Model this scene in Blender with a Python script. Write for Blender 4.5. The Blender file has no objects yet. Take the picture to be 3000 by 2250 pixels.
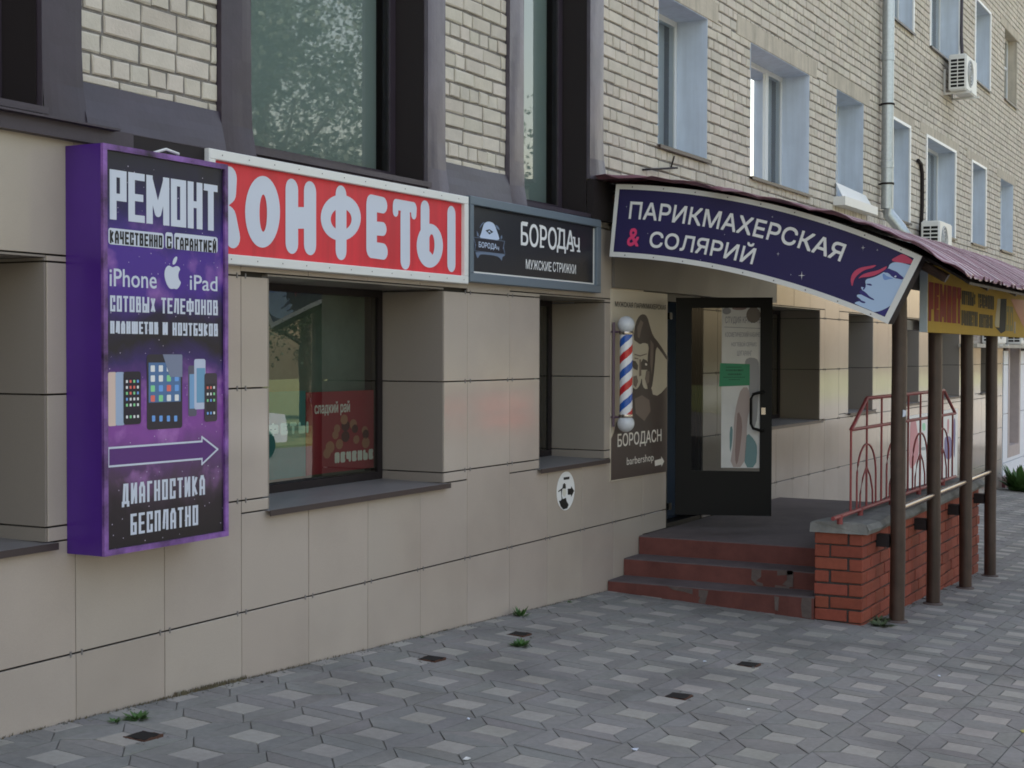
import bpy, bmesh, math, random
from mathutils import Vector, Matrix, noise
from mathutils.geometry import delaunay_2d_cdt
import numpy as np
R = math.radians
random.seed(7)
S = bpy.context.scene
COL = S.collection

# ------------------------------------------------------------------ camera, world, sun, exposure
CAMP = Vector((-4.9685, -4.9772, 1.7064)); YAW, PITCH, ROLL, FPX = 0.4959, -0.0219, -0.0023, 4285.61
_f = Vector((math.cos(YAW) * math.cos(PITCH), math.sin(YAW) * math.cos(PITCH), math.sin(PITCH)))
_r = Vector((math.sin(YAW), -math.cos(YAW), 0)); _d = _f.cross(_r)
_r, _d = _r * math.cos(ROLL) + _d * math.sin(ROLL), -_r * math.sin(ROLL) + _d * math.cos(ROLL)
cam = bpy.data.objects.new('camera', bpy.data.cameras.new('camera'))
COL.objects.link(cam); S.camera = cam
cam.data.sensor_width = 36; cam.data.lens = FPX / 3000 * 36; cam.data.clip_start = .05; cam.data.clip_end = 600
mm = Matrix((_r, -_d, -_f)).transposed().to_4x4(); mm.translation = CAMP; cam.matrix_world = mm

SUN_EL, SUN_AZ = R(55), R(75)          # azimuth of the sun from +X towards +Y: it stands behind the building
W = bpy.data.worlds.new('World'); S.world = W; W.use_nodes = True
wn = W.node_tree; bg = wn.nodes['Background']
sky = wn.nodes.new('ShaderNodeTexSky'); sky.sky_type = 'NISHITA'; sky.sun_disc = False
sky.sun_elevation = SUN_EL; sky.sun_rotation = R(90) - SUN_AZ; sky.air_density = 1.3; sky.dust_density = 2.5; sky.ozone_density = 1.0
tint = wn.nodes.new('ShaderNodeMix'); tint.data_type = 'RGBA'; tint.blend_type = 'MULTIPLY'; tint.inputs['Factor'].default_value = 1; tint.inputs['B'].default_value = (1.24, 1.0, .80, 1)   # hazy summer air, less blue
wn.links.new(sky.outputs[0], tint.inputs['A']); wn.links.new(tint.outputs['Result'], bg.inputs[0]); bg.inputs[1].default_value = .12
sl = bpy.data.lights.new('sun', 'SUN'); sl.energy = 4.6; sl.angle = R(.5); sl.color = (1, .95, .87)
so = bpy.data.objects.new('sun', sl); COL.objects.link(so)
sdir = Vector((math.cos(SUN_EL) * math.cos(SUN_AZ), math.cos(SUN_EL) * math.sin(SUN_AZ), math.sin(SUN_EL)))
so.rotation_euler = sdir.to_track_quat('Z', 'Y').to_euler()
S.cycles.filter_width = 1.75
S.view_settings.view_transform = 'Standard'; S.view_settings.look = 'None'
S.view_settings.exposure = 1.93; S.view_settings.gamma = 1
try: S.view_settings.use_curve_mapping = False
except Exception: pass

# ------------------------------------------------------------------ pixel rays used to read sizes off the photograph
def ray(u, v): return _f + _r * ((u - 1500) / FPX) + _d * ((v - 1125) / FPX)
def FY(u, v, y=0.):
    d = ray(u, v); t = (y - CAMP.y) / d.y; p = CAMP + d * t; return (p.x, p.z)
def FX(u, v, x):
    d = ray(u, v); t = (x - CAMP.x) / d.x; p = CAMP + d * t; return (p.y, p.z)
def project(p):
    w = Vector(p) - CAMP; z = w.dot(_f)
    return (1500 + FPX * w.dot(_r) / z, 1125 + FPX * w.dot(_d) / z, z)
def gz(x, y):
    z = -.041 * x if x < 12 else -.492 - .029 * (x - 12)
    return z + .048 * max(y, -6.5)

# ------------------------------------------------------------------ materials
MATS = {}
def lin(c):
    return tuple(((x / 255) / 12.92 if x / 255 <= .04045 else ((x / 255 + .055) / 1.055) ** 2.4) for x in c)
def mat(name, col, rough=.6, var=.0, nscale=6., namp=.0, bump=.0, bscale=40., metal=0., spec=.5, coat=0., dirt=0., streak=0.):
    """Principled surface: base colour with per-piece variation, noise mottling, fine relief."""
    if name in MATS: return MATS[name]
    m = bpy.data.materials.new(name); m.use_nodes = True; MATS[name] = m
    nt = m.node_tree; N, L = nt.nodes, nt.links; p = N['Principled BSDF']
    p.inputs['Roughness'].default_value = rough; p.inputs['Metallic'].default_value = metal
    p.inputs['Specular IOR Level'].default_value = spec
    p.inputs['Coat Weight'].default_value = coat; p.inputs['Coat Roughness'].default_value = .06
    p.inputs['Base Color'].default_value = (*col, 1)
    cur = None
    tc = N.new('ShaderNodeTexCoord'); geo = N.new('ShaderNodeNewGeometry')
    def mul(a, fac):
        nonlocal cur
        mx = N.new('ShaderNodeMix'); mx.data_type = 'RGBA'; mx.blend_type = 'MULTIPLY'; mx.inputs['Factor'].default_value = 1
        if cur is None: mx.inputs['A'].default_value = (*col, 1)
        else: L.new(cur, mx.inputs['A'])
        L.new(fac, mx.inputs['B']); cur = mx.outputs['Result']
    def ramp(src, lo, hi, p0=0., p1=1.):
        mr = N.new('ShaderNodeMapRange'); mr.inputs['From Min'].default_value = p0; mr.inputs['From Max'].default_value = p1
        mr.inputs['To Min'].default_value = lo; mr.inputs['To Max'].default_value = hi; L.new(src, mr.inputs['Value']); return mr.outputs[0]
    if var:
        oi = N.new('ShaderNodeObjectInfo'); ad = N.new('ShaderNodeMath'); ad.operation = 'ADD'
        L.new(oi.outputs['Random'], ad.inputs[0]); L.new(geo.outputs['Random Per Island'], ad.inputs[1])
        fr = N.new('ShaderNodeMath'); fr.operation = 'FRACT'; L.new(ad.outputs[0], fr.inputs[0])
        mul(None, ramp(fr.outputs[0], 1 - var, 1 + var * .6))
        wn2 = N.new('ShaderNodeTexWhiteNoise'); wn2.noise_dimensions = '1D'; L.new(fr.outputs[0], wn2.inputs['W'])
        cx = N.new('ShaderNodeMix'); cx.data_type = 'RGBA'; cx.blend_type = 'SOFT_LIGHT'; cx.inputs['Factor'].default_value = var * .3
        L.new(cur, cx.inputs['A']); L.new(wn2.outputs['Color'], cx.inputs['B']); cur = cx.outputs['Result']
    if namp:
        n = N.new('ShaderNodeTexNoise'); n.inputs['Scale'].default_value = nscale; n.inputs['Detail'].default_value = 6; n.inputs['Roughness'].default_value = .62
        L.new(geo.outputs['Position'], n.inputs['Vector']); mul(None, ramp(n.outputs['Fac'], 1 - namp, 1 + namp, .25, .75))
        rr = N.new('ShaderNodeMapRange'); rr.inputs['To Min'].default_value = max(.02, rough * .8); rr.inputs['To Max'].default_value = min(1, rough * 1.25)
        L.new(n.outputs['Fac'], rr.inputs['Value']); L.new(rr.outputs[0], p.inputs['Roughness'])
    if dirt:
        n3 = N.new('ShaderNodeTexNoise'); n3.inputs['Scale'].default_value = 1.3; n3.inputs['Detail'].default_value = 8
        L.new(geo.outputs['Position'], n3.inputs['Vector']); mul(None, ramp(n3.outputs['Fac'], 1 - dirt, 1., .35, .55))
    if streak:
        mp = N.new('ShaderNodeMapping'); mp.inputs['Scale'].default_value = (14, 14, .9); L.new(geo.outputs['Position'], mp.inputs['Vector'])
        n4 = N.new('ShaderNodeTexNoise'); n4.inputs['Scale'].default_value = 1.; n4.inputs['Detail'].default_value = 5
        L.new(mp.outputs[0], n4.inputs['Vector']); mul(None, ramp(n4.outputs['Fac'], 1 - streak, 1.05, .35, .6))
    if cur is not None: L.new(cur, p.inputs['Base Color'])
    if bump:
        n2 = N.new('ShaderNodeTexNoise'); n2.inputs['Scale'].default_value = bscale; n2.inputs['Detail'].default_value = 6; n2.inputs['Roughness'].default_value = .6
        L.new(geo.outputs['Position'], n2.inputs['Vector'])
        b = N.new('ShaderNodeBump'); b.inputs['Strength'].default_value = min(1, bump); b.inputs['Distance'].default_value = .01
        L.new(n2.outputs['Fac'], b.inputs['Height']); L.new(b.outputs[0], p.inputs['Normal'])
    return m

def glass(name, tint=(.75, .85, .82), refl=1.0, trans=.8, rough=.0, wavy=0.):
    if name in MATS: return MATS[name]
    m = bpy.data.materials.new(name); m.use_nodes = True; MATS[name] = m
    nt = m.node_tree; N, L = nt.nodes, nt.links; N.remove(N['Principled BSDF']); out = N['Material Output']
    tr = N.new('ShaderNodeBsdfTransparent'); tr.inputs[0].default_value = (*[t * trans for t in tint], 1)
    gl = N.new('ShaderNodeBsdfGlossy'); gl.inputs['Roughness'].default_value = rough; gl.inputs[0].default_value = (1, 1, 1, 1)
    fr = N.new('ShaderNodeFresnel'); fr.inputs[0].default_value = 1.6
    mu = N.new('ShaderNodeMath'); mu.operation = 'MULTIPLY'; mu.use_clamp = True; mu.inputs[1].default_value = 1.9 * refl; L.new(fr.outputs[0], mu.inputs[0])
    mx = N.new('ShaderNodeMixShader'); L.new(mu.outputs[0], mx.inputs[0]); L.new(tr.outputs[0], mx.inputs[1]); L.new(gl.outputs[0], mx.inputs[2])
    L.new(mx.outputs[0], out.inputs[0])
    if wavy:
        g = N.new('ShaderNodeNewGeometry'); n2 = N.new('ShaderNodeTexNoise'); n2.inputs['Scale'].default_value = 1.2
        L.new(g.outputs['Position'], n2.inputs['Vector']); b = N.new('ShaderNodeBump'); b.inputs['Strength'].default_value = wavy; b.inputs['Distance'].default_value = .02
        L.new(n2.outputs['Fac'], b.inputs['Height']); L.new(b.outputs[0], gl.inputs['Normal'])
    return m

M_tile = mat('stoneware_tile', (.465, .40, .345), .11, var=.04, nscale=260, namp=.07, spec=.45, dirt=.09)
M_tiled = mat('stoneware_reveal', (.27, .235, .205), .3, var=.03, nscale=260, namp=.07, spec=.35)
M_gap = mat('facade_cavity', (.048, .042, .038), .9)
M_brick = mat('silicate_brick', (.605, .552, .478), .88, var=.09, nscale=9, namp=.10, bump=.35, bscale=60, spec=.2, dirt=.10)
M_mortar = mat('grey_mortar', (.215, .20, .19), .95, nscale=18, namp=.3, bump=1., bscale=45, spec=.1)
M_concrete = mat('lintel_concrete', (.50, .45, .375), .9, nscale=5, namp=.14, bump=.4, bscale=30, spec=.2, streak=.15)
M_trim = mat('brown_metal_trim', (.048, .036, .050), .40, nscale=2.2, namp=.25, bump=.6, bscale=2.2, spec=.45)
M_trim2 = mat('brown_trim_sheen', (.12, .105, .13), .32, nscale=2.2, namp=.25, bump=.9, bscale=2.0, spec=.5, metal=.35)  # right-hand trims: their sky sheen is put into a lighter colour
M_dark = mat('dark_brown_metal', (.024, .019, .020), .6, spec=.2)
M_blackmetal = mat('black_metal', (.0045, .0045, .005), .5, spec=.2)
M_sill = mat('sill_metal', (.20, .185, .18), .42, nscale=8, namp=.15)
M_silledge = mat('sill_edge', (.05, .035, .035), .45)
M_pvc = mat('white_pvc', (.74, .76, .78), .35)
M_reveal = mat('painted_reveal', (.60, .68, .80), .7, nscale=4, namp=.06, dirt=.08, streak=.06)
M_revealtrim = mat('white_corner_trim', (.85, .86, .87), .45)
M_blind = mat('grey_blind', (.52, .57, .60), .8)
M_glass_up = glass('clear_glass', (.92, .96, 1.), .7, .92)
M_curtain = mat('green_curtain', (.36, .43, .41), .9)
M_net = mat('net_curtain', (.60, .655, .665), .9)
M_shop = mat('shop_interior_drape', (.15, .175, .16), .9, nscale=3, namp=.3)
M_inside = mat('interior_plaster', (.07, .075, .07), .9)
M_glass = glass('window_glass', (.76, .84, .84), .85, .85, .016)
M_glass_low = glass('shop_glass', (.85, .95, .88), .85, .85, .0, .02)
M_glass_dark = glass('dark_glass', (.8, .85, .85), .25, .5, .0)
M_mirror = glass('mirror_glass', (.7, .8, .85), 9., .3)
M_galv = mat('galvanised_steel', (.46, .50, .53), .36, metal=.75, nscale=30, namp=.12, bump=.1, bscale=60)
M_white = mat('white_plastic', (.74, .74, .72), .45, nscale=3, namp=.04)
M_whitepanel = mat('white_cladding', (.80, .83, .90), .5, nscale=3, namp=.04)
M_paverL = mat('pale_paver', (.365, .345, .31), .93, var=.08, nscale=30, namp=.12, bump=.5, bscale=120, spec=.15, dirt=.2)
M_paverG = mat('grey_paver', (.255, .247, .232), .93, var=.08, nscale=30, namp=.14, bump=.5, bscale=120, spec=.15, dirt=.24)
M_joint = mat('joint_sand', (.165, .155, .135), .98, nscale=20, namp=.3)
M_redbrick = mat('red_brick', (.265, .074, .048), .85, var=.14, nscale=25, namp=.14, bump=.3, bscale=80, spec=.2)
M_redmortar = mat('dark_mortar', (.06, .052, .05), .95, nscale=25, namp=.3, bump=.8, bscale=50)
M_cap = mat('rough_concrete', (.205, .20, .185), .95, nscale=7, namp=.3, bump=1., bscale=22, spec=.15)
M_step = mat('painted_step', (.150, .055, .046), .8, nscale=5, namp=.25, bump=.3, bscale=30, spec=.25, dirt=.2)
M_tread = mat('worn_tread', (.125, .098, .098), .88, nscale=9, namp=.25, bump=.3, bscale=40, dirt=.25)
M_patch = mat('cement_patch', (.115, .088, .080), .95, nscale=12, namp=.3, bump=.6, bscale=30)
M_post = mat('rusty_brown_steel', (.060, .034, .025), .42, nscale=7, namp=.35, bump=.2, bscale=60, spec=.5, streak=.35)
M_railred = mat('red_rail_paint', (.25, .045, .045), .5, nscale=30, namp=.2)
M_steel = mat('worn_steel_pipe', (.42, .38, .36), .24, metal=.9, nscale=20, namp=.25)
M_roof = mat('maroon_roof_sheet', (.22, .10, .125), .34, coat=.2, nscale=6, namp=.25, spec=.6, bump=.12, bscale=9, dirt=.15)
M_rust = mat('rusty_iron', (.085, .035, .020), .85, nscale=60, namp=.4, bump=.6, bscale=90)
M_hole = mat('cavity_shade', (.006, .004, .003), .95)  # darkness of an empty cavity, put into a flat colour
M_leaf = mat('weed_leaf', (.06, .14, .03), .6, var=.25)
M_dry = mat('dry_grass', (.17, .14, .085), .9, var=.3)
M_asph = mat('asphalt', (.09, .09, .09), .9, nscale=3, namp=.2, bump=.4, bscale=60)
M_lawn = mat('lawn_green', (.115, .13, .045), .95, nscale=3, namp=.4, bump=.6, bscale=20)
M_bark = mat('bark', (.09, .07, .05), .95, nscale=12, namp=.3, bump=.8, bscale=20)
M_crown = mat('tree_leaf', (.024, .042, .017), .6, var=.35)
def flat(name, c, rough=.5, spec=.4, k=1.75): return mat('print_' + name, tuple(min(.82, x * k) for x in lin(c)), rough, spec=spec)
def ink(c, k=1.75): return tuple(min(.82, x * k) for x in lin(c))
P_white = flat('white', (206, 212, 226), k=1.); P_black = flat('black', (20, 19, 22), k=1.); P_navy = flat('navy', (38, 33, 76), .45, k=1.25)
P_red = flat('red', (205, 44, 52), .55); P_bred = mat('vinyl_red', lin((212, 42, 54)), .5, nscale=2.5, namp=.06, bump=.25, bscale=4, streak=.12)  # vertical colour streaks paint in the light and shade of vinyl wrinkles

# ------------------------------------------------------------------ mesh builder
WPOS = {}
class MB:
    def __init__(s): s.v = []; s.f = []; s.m = []; s.mi = 0
    def face(s, pts):
        b = len(s.v); s.v += [tuple(p) for p in pts]; s.f.append(tuple(range(b, b + len(pts)))); s.m.append(s.mi)
    def box(s, x0, x1, y0, y1, z0, z1):
        b = len(s.v); s.v += [(x, y, z) for z in (z0, z1) for y in (y0, y1) for x in (x0, x1)]
        for q in ((0, 2, 3, 1), (4, 5, 7, 6), (0, 1, 5, 4), (2, 6, 7, 3), (0, 4, 6, 2), (1, 3, 7, 5)): s.f.append(tuple(b + i for i in q)); s.m.append(s.mi)
        return s
    def bevbox(s, x0, x1, y0, y1, z0, z1, c=.004, jit=0.):
        """box whose front (low y) face is chamfered and uneven; open at the back"""
        j = lambda: random.uniform(-jit, jit)
        o = [(x0 + j(), z0 + j()), (x1 + j(), z0 + j()), (x1 + j(), z1 + j()), (x0 + j(), z1 + j())]
        i_ = [(x0 + c + j() * .6, z0 + c + j() * .6), (x1 - c + j() * .6, z0 + c + j() * .6), (x1 - c + j() * .6, z1 - c + j() * .6), (x0 + c + j() * .6, z1 - c + j() * .6)]
        dy = random.uniform(-jit, jit) * .5
        b = len(s.v); s.v += [(x, y1, z) for x, z in o] + [(x, y0 + c + dy, z) for x, z in o] + [(x, y0 + dy, z) for x, z in i_]
        for a in range(4):
            n = (a + 1) % 4
            s.f.append((b + a, b + n, b + 4 + n, b + 4 + a)); s.f.append((b + 4 + a, b + 4 + n, b + 8 + n, b + 8 + a)); s.m += [s.mi] * 2
        s.f.append((b + 8, b + 9, b + 10, b + 11)); s.m.append(s.mi); return s
    def prism(s, pts, dirv):
        """pts: 3D polygon, extruded by dirv"""
        n = len(pts); b = len(s.v); s.v += [tuple(p) for p in pts] + [tuple(Vector(p) + Vector(dirv)) for p in pts]
        s.f.append(tuple(range(b, b + n))); s.f.append(tuple(range(b + 2 * n - 1, b + n - 1, -1))); s.m += [s.mi] * 2
        for i in range(n): k = (i + 1) % n; s.f.append((b + i, b + k, b + n + k, b + n + i)); s.m.append(s.mi)
        return s
    def tube(s, pts, r, seg=10, cap=True, rs=None):
        pts = [Vector(p) for p in pts]; rings = []
        for i, p in enumerate(pts):
            t = (pts[min(i + 1, len(pts) - 1)] - pts[max(i - 1, 0)]).normalized()
            a = Vector((0, 0, 1)) if abs(t.z) < .9 else Vector((1, 0, 0)); u = t.cross(a).normalized(); w = t.cross(u)
            rr = rs[i] if rs else r; b = len(s.v)
            s.v += [tuple(p + (u * math.cos(2 * math.pi * k / seg) + w * math.sin(2 * math.pi * k / seg)) * rr) for k in range(seg)]; rings.append(b)
        for a, b in zip(rings, rings[1:]):
            for k in range(seg): n = (k + 1) % seg; s.f.append((a + k, a + n, b + n, b + k)); s.m.append(s.mi)
        if cap: s.f.append(tuple(rings[0] + k for k in range(seg))[::-1]); s.f.append(tuple(rings[-1] + k for k in range(seg))); s.m += [s.mi] * 2
        return s
    def lathe(s, prof, c, seg=24):
        rings = []
        for r, z in prof:
            b = len(s.v); s.v += [(c[0] + r * math.cos(2 * math.pi * k / seg), c[1] + r * math.sin(2 * math.pi * k / seg), c[2] + z) for k in range(seg)]; rings.append(b)
        for a, b in zip(rings, rings[1:]):
            for k in range(seg): n = (k + 1) % seg; s.f.append((a + k, a + n, b + n, b + k)); s.m.append(s.mi)
        return s
    def sphere(s, c, r, seg=20, rings=12, sz=1.):
        return s.lathe([(r * math.sin(math.pi * i / rings) + 1e-5, -r * sz * math.cos(math.pi * i / rings)) for i in range(rings + 1)], c, seg)
    def build(s, name, mats, parent=None, smooth=False, kind=None, label=None, cat=None, group=None, loc=None):
        me = bpy.data.meshes.new(name); org = Vector(loc) if loc else (WPOS[parent] if parent else Vector((0, 0, 0)))
        me.from_pydata([(x - org.x, y - org.y, z - org.z) for x, y, z in s.v], [], s.f)
        if not isinstance(mats, (list, tuple)): mats = [mats]
        for m in mats: me.materials.append(m)
        if len(mats) > 1: me.polygons.foreach_set('material_index', s.m)
        if smooth:
            me.polygons.foreach_set('use_smooth', [True] * len(me.polygons))
            try: me.set_sharp_from_angle(angle=R(38))
            except Exception: pass
        me.update()
        return link(name, me, parent, kind, label, cat, group, loc, org)
def link(name, me, parent=None, kind=None, label=None, cat=None, group=None, loc=None, org=None):
    o = bpy.data.objects.new(name, me); COL.objects.link(o)
    org = org if org is not None else Vector((0, 0, 0))
    if parent: o.parent = parent; o.location = org - WPOS[parent]
    else: o.location = org
    WPOS[o] = org.copy(); tag(o, kind, label, cat, group); return o
def tag(o, kind=None, label=None, cat=None, group=None):
    if kind: o['kind'] = kind
    if label: o['label'] = label
    if cat: o['category'] = cat
    if group: o['group'] = group
    return o
def thing(name, label, cat, loc, group=None):
    o = bpy.data.objects.new(name, None); COL.objects.link(o); o.location = loc; o.empty_display_size = .1
    WPOS[o] = Vector(loc); return tag(o, None, label, cat, group)
def copy_thing(root, loc, rotz=0., label=None):
    r = root.copy(); COL.objects.link(r); r.location = loc; r.rotation_euler = (0, 0, rotz); WPOS[r] = Vector(loc)
    if label: r['label'] = label
    for ch in list(root.children):
        c = ch.copy(); COL.objects.link(c); c.parent = r
        for g in list(ch.children): d = g.copy(); COL.objects.link(d); d.parent = c
    return r
def subtract(rects, holes):
    out = list(rects)
    for (hx0, hx1, hz0, hz1) in holes:
        nxt = []
        for (x0, x1, z0, z1) in out:
            if hx1 <= x0 or hx0 >= x1 or hz1 <= z0 or hz0 >= z1: nxt.append((x0, x1, z0, z1)); continue
            if hz0 > z0: nxt.append((x0, x1, z0, hz0))
            if hz1 < z1: nxt.append((x0, x1, hz1, z1))
            a, b = max(z0, hz0), min(z1, hz1)
            if hx0 > x0: nxt.append((x0, hx0, a, b))
            if hx1 < x1: nxt.append((hx1, x1, a, b))
        out = nxt
    return out

def union2d(loops):
    """triangulate the nonzero-winding union of closed 2D loops: one flat layer without overlaps"""
    V, E_, A, B_ = [], [], [], []
    for L in loops:
        b = len(V); n = len(L); V += [Vector((p[0], p[1])) for p in L]; E_ += [(b + i, b + (i + 1) % n) for i in range(n)]
        A += list(L); B_ += list(L[1:]) + [L[0]]
    v, e, f, *_ = delaunay_2d_cdt(V, E_, [], 0, 1e-6)
    v = [(p[0], p[1]) for p in v]; f = [tuple(t) for t in f]
    if not f: return v, f
    a = np.array(A); c = np.array(B_); P = np.array([[(v[t[0]][k] + v[t[1]][k] + v[t[2]][k]) / 3 for k in (0, 1)] for t in f]); keep = []
    for s_ in range(0, len(P), 1500):
        px, py = P[s_:s_ + 1500, 0][:, None], P[s_:s_ + 1500, 1][:, None]
        up = (a[:, 1] <= py) & (c[:, 1] > py); dn = (a[:, 1] > py) & (c[:, 1] <= py)
        side = (c[:, 0] - a[:, 0]) * (py - a[:, 1]) - (px - a[:, 0]) * (c[:, 1] - a[:, 1])
        keep.append(((up & (side > 0)).sum(1) - (dn & (side < 0)).sum(1)) != 0)
    keep = np.concatenate(keep); return v, [t for t, k in zip(f, keep) if k]
def ccw(L):
    A = sum(L[i][0] * L[(i + 1) % len(L)][1] - L[(i + 1) % len(L)][0] * L[i][1] for i in range(len(L))); return list(L) if A > 0 else list(L)[::-1]
class Ink:
    """collects polygons that overlap and lays their union down as one layer"""
    def __init__(s): s.l = []
    def add(s, L): s.l.append(ccw(L))
    def put(s, mb, mp, o=0.):
        v, f = union2d(s.l); b = len(mb.v); mb.v += [mp(x, z, o) for x, z in v]
        for t in f: mb.f.append(tuple(b + i for i in t)); mb.m.append(mb.mi)

# ------------------------------------------------------------------ flat print: shapes and lettering on a plane
def pY(y): return lambda a, b, o=0.: (a, y - o, b)             # plane facing the street
def pX(x): return lambda a, b, o=0.: (x - o, a, b)             # plane facing left along the wall
def poly(mb, pts, mp, o=0.): mb.face([mp(a, b, o) for a, b in pts])
def ell(cx, cz, rx, rz, n=24, a0=0, a1=2 * math.pi): return [(cx + rx * math.cos(a0 + (a1 - a0) * i / n), cz + rz * math.sin(a0 + (a1 - a0) * i / n)) for i in range(n if abs(a1 - a0) > 6.2 else n + 1)]
def rrect(x0, x1, z0, z1, r):
    p = []; sx = 1 if x1 > x0 else -1; r = min(r, abs(x1 - x0) / 2, abs(z1 - z0) / 2)
    for cx, cz, a in ((x1 - sx * r, z1 - r, 0), (x0 + sx * r, z1 - r, 90), (x0 + sx * r, z0 + r, 180), (x1 - sx * r, z0 + r, 270)):
        for k in range(5): t = R(a + 22.5 * k); p.append((cx + sx * r * math.cos(t), cz + r * math.sin(t)))
    return p
GL = {
 'Р': [[(0,0),(0,1)],[(0,1),(1,1),(1,.45),(0,.45)]], 'Е': [[(1,1),(0,1),(0,0),(1,0)],[(0,.5),(.85,.5)]],
 'М': [[(0,0),(0,1),(.5,.18),(1,1),(1,0)]], 'О': [[(0,0),(0,1),(1,1),(1,0),(0,0)]], 'Н': [[(0,0),(0,1)],[(1,0),(1,1)],[(0,.52),(1,.52)]],
 'Т': [[(0,1),(1,1)],[(.5,1),(.5,0)]], 'К': [[(0,0),(0,1)],[(1,1),(.22,.5),(1,0)]], 'А': [[(0,0),(0,.75),(.35,1),(.65,1),(1,.75),(1,0)],[(0,.35),(1,.35)]],
 'Ч': [[(0,1),(0,.45),(1,.45)],[(1,1),(1,0)]], 'С': [[(1,.7),(1,1),(0,1),(0,0),(1,0),(1,.3)]], 'В': [[(0,.52),(.9,.52),(.9,1),(0,1),(0,0),(1,0),(1,.52)]],
 'Г': [[(0,0),(0,1),(1,1)]], 'И': [[(0,1),(0,0),(1,1),(1,0)]], 'Й': [[(0,1),(0,0),(1,1),(1,0)],[(.2,1.28),(.5,1.2),(.8,1.28)]],
 'Ы': [[(0,1),(0,0),(.58,0),(.58,.5),(0,.5)],[(1,1),(1,0)]], 'Ь': [[(0,1),(0,0),(1,0),(1,.5),(0,.5)]], 'Х': [[(0,1),(1,0)],[(0,0),(1,1)]],
 'Ф': [[(.5,-.05),(.5,1.05)],[(0,.2),(0,.85),(1,.85),(1,.2),(0,.2)]], 'Л': [[(0,0),(.25,1),(1,1),(1,0)]], 'П': [[(0,0),(0,1),(1,1),(1,0)]],
 'Ш': [[(0,1),(0,0),(1,0),(1,1)],[(.5,1),(.5,0)]], 'У': [[(0,1),(0,.45),(1,.45)],[(1,1),(1,0),(0,0)]], 'Б': [[(1,1),(0,1),(0,0),(1,0),(1,.52),(0,.52)]],
 'Д': [[(.12,.04),(.3,1),(.88,1),(.88,.04)],[(-.05,-.12),(-.05,.04),(1.08,.04),(1.08,-.12)]]}
WID = {'М': 1.45, 'Ш': 1.5, 'Ы': 1.4, 'Ф': 1.45, 'Д': 1.1, 'Т': .95, ' ': .6, 'Г': .85}
def strokes(mb, text, x0, x1, z0, z1, t, mp, gap=.35, rnd=False, o=0., tv=None):
    """condensed display lettering from thick strokes, t = half stroke width"""
    tv = tv or t; tot = sum(WID.get(c, 1.) for c in text) + gap * (len(text) - 1); k = (x1 - x0) / tot; x = x0
    for c in text:
        w = WID.get(c, 1.) * k; st = GL.get(c)
        if st:
            ik = Ink(); fx = lambda p: (x + t + p[0] * (w - 2 * t), z0 + tv + p[1] * (z1 - z0 - 2 * tv))
            for pl in st:
                P = [fx(p) for p in pl]
                for (ax, az), (bx, bz) in zip(P, P[1:]):
                    dx, dz = bx - ax, bz - az; ln = math.hypot(dx, dz) or 1; dx, dz = dx / ln, dz / ln
                    e = (tv if abs(dx) < .02 else t) * .999 if (not rnd and (abs(dx) < .02 or abs(dz) < .02)) else 0
                    nx, nz = -dz * t, dx * tv
                    ik.add([(ax - dx * e + nx, az - dz * e + nz), (ax - dx * e - nx, az - dz * e - nz), (bx + dx * e - nx, bz + dz * e - nz), (bx + dx * e + nx, bz + dz * e + nz)])
                for q in (P if rnd else [q for i, q in enumerate(P) if 0 < i < len(P) - 1]): ik.add(ell(q[0], q[1], t * (1.0 if rnd else .98), tv * (1.0 if rnd else .98), 14))
            ik.put(mb, mp, o)
        x += w + gap * k
_tc = {}; amap_ref = [None]
def outlines(body):
    if body not in _tc:
        c = bpy.data.curves.new('lettering', 'FONT'); c.body = body; c.resolution_u = 3; c.fill_mode = 'NONE'
        ob = bpy.data.objects.new('lettering', c); COL.objects.link(ob); dg = bpy.context.evaluated_depsgraph_get(); dg.update()
        me = bpy.data.meshes.new_from_object(ob.evaluated_get(dg)); P = [tuple(p.co[:2]) for p in me.vertices]; nxt = {e.vertices[0]: e.vertices[1] for e in me.edges}
        bpy.data.objects.remove(ob); bpy.data.curves.remove(c); bpy.data.meshes.remove(me); seen = set(); loops = []
        for a in list(nxt):
            L = []; k = a
            while k not in seen and k in nxt: seen.add(k); L.append(P[k]); k = nxt[k]
            if len(L) > 2: loops.append(L)
        xs = [p[0] for L in loops for p in L]; ys = [p[1] for L in loops for p in L]; x0, x1, y0, y1 = min(xs), max(xs), min(ys), max(ys)
        _tc[body] = [[((a - x0) / (x1 - x0), (b - y0) / (y1 - y0)) for a, b in L] for L in loops]
    return _tc[body]
def text(mb, body, mp, x0, x1, z0, z1, offset=0., shear=0., o=0.):
    e = offset * abs(z1 - z0) * 1.6; ez = e * .6
    if mp is amap_ref[0]: e, ez = offset * .052, offset * .5
    sh_ = [(0, 0)] if offset <= 0 else [(-e, ez), (e, ez), (-e, -ez), (e, -ez)]
    loops = [[(x0 + a * (x1 - x0) + dx, z0 + c * (z1 - z0) + dz) for a, c in L] for dx, dz in sh_ for L in outlines(body)]
    v, f = union2d(loops); b = len(mb.v); mb.v += [mp(a, c, o) for a, c in v]
    for q in f: mb.f.append(tuple(b + i for i in q)); mb.m.append(mb.mi)

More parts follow.
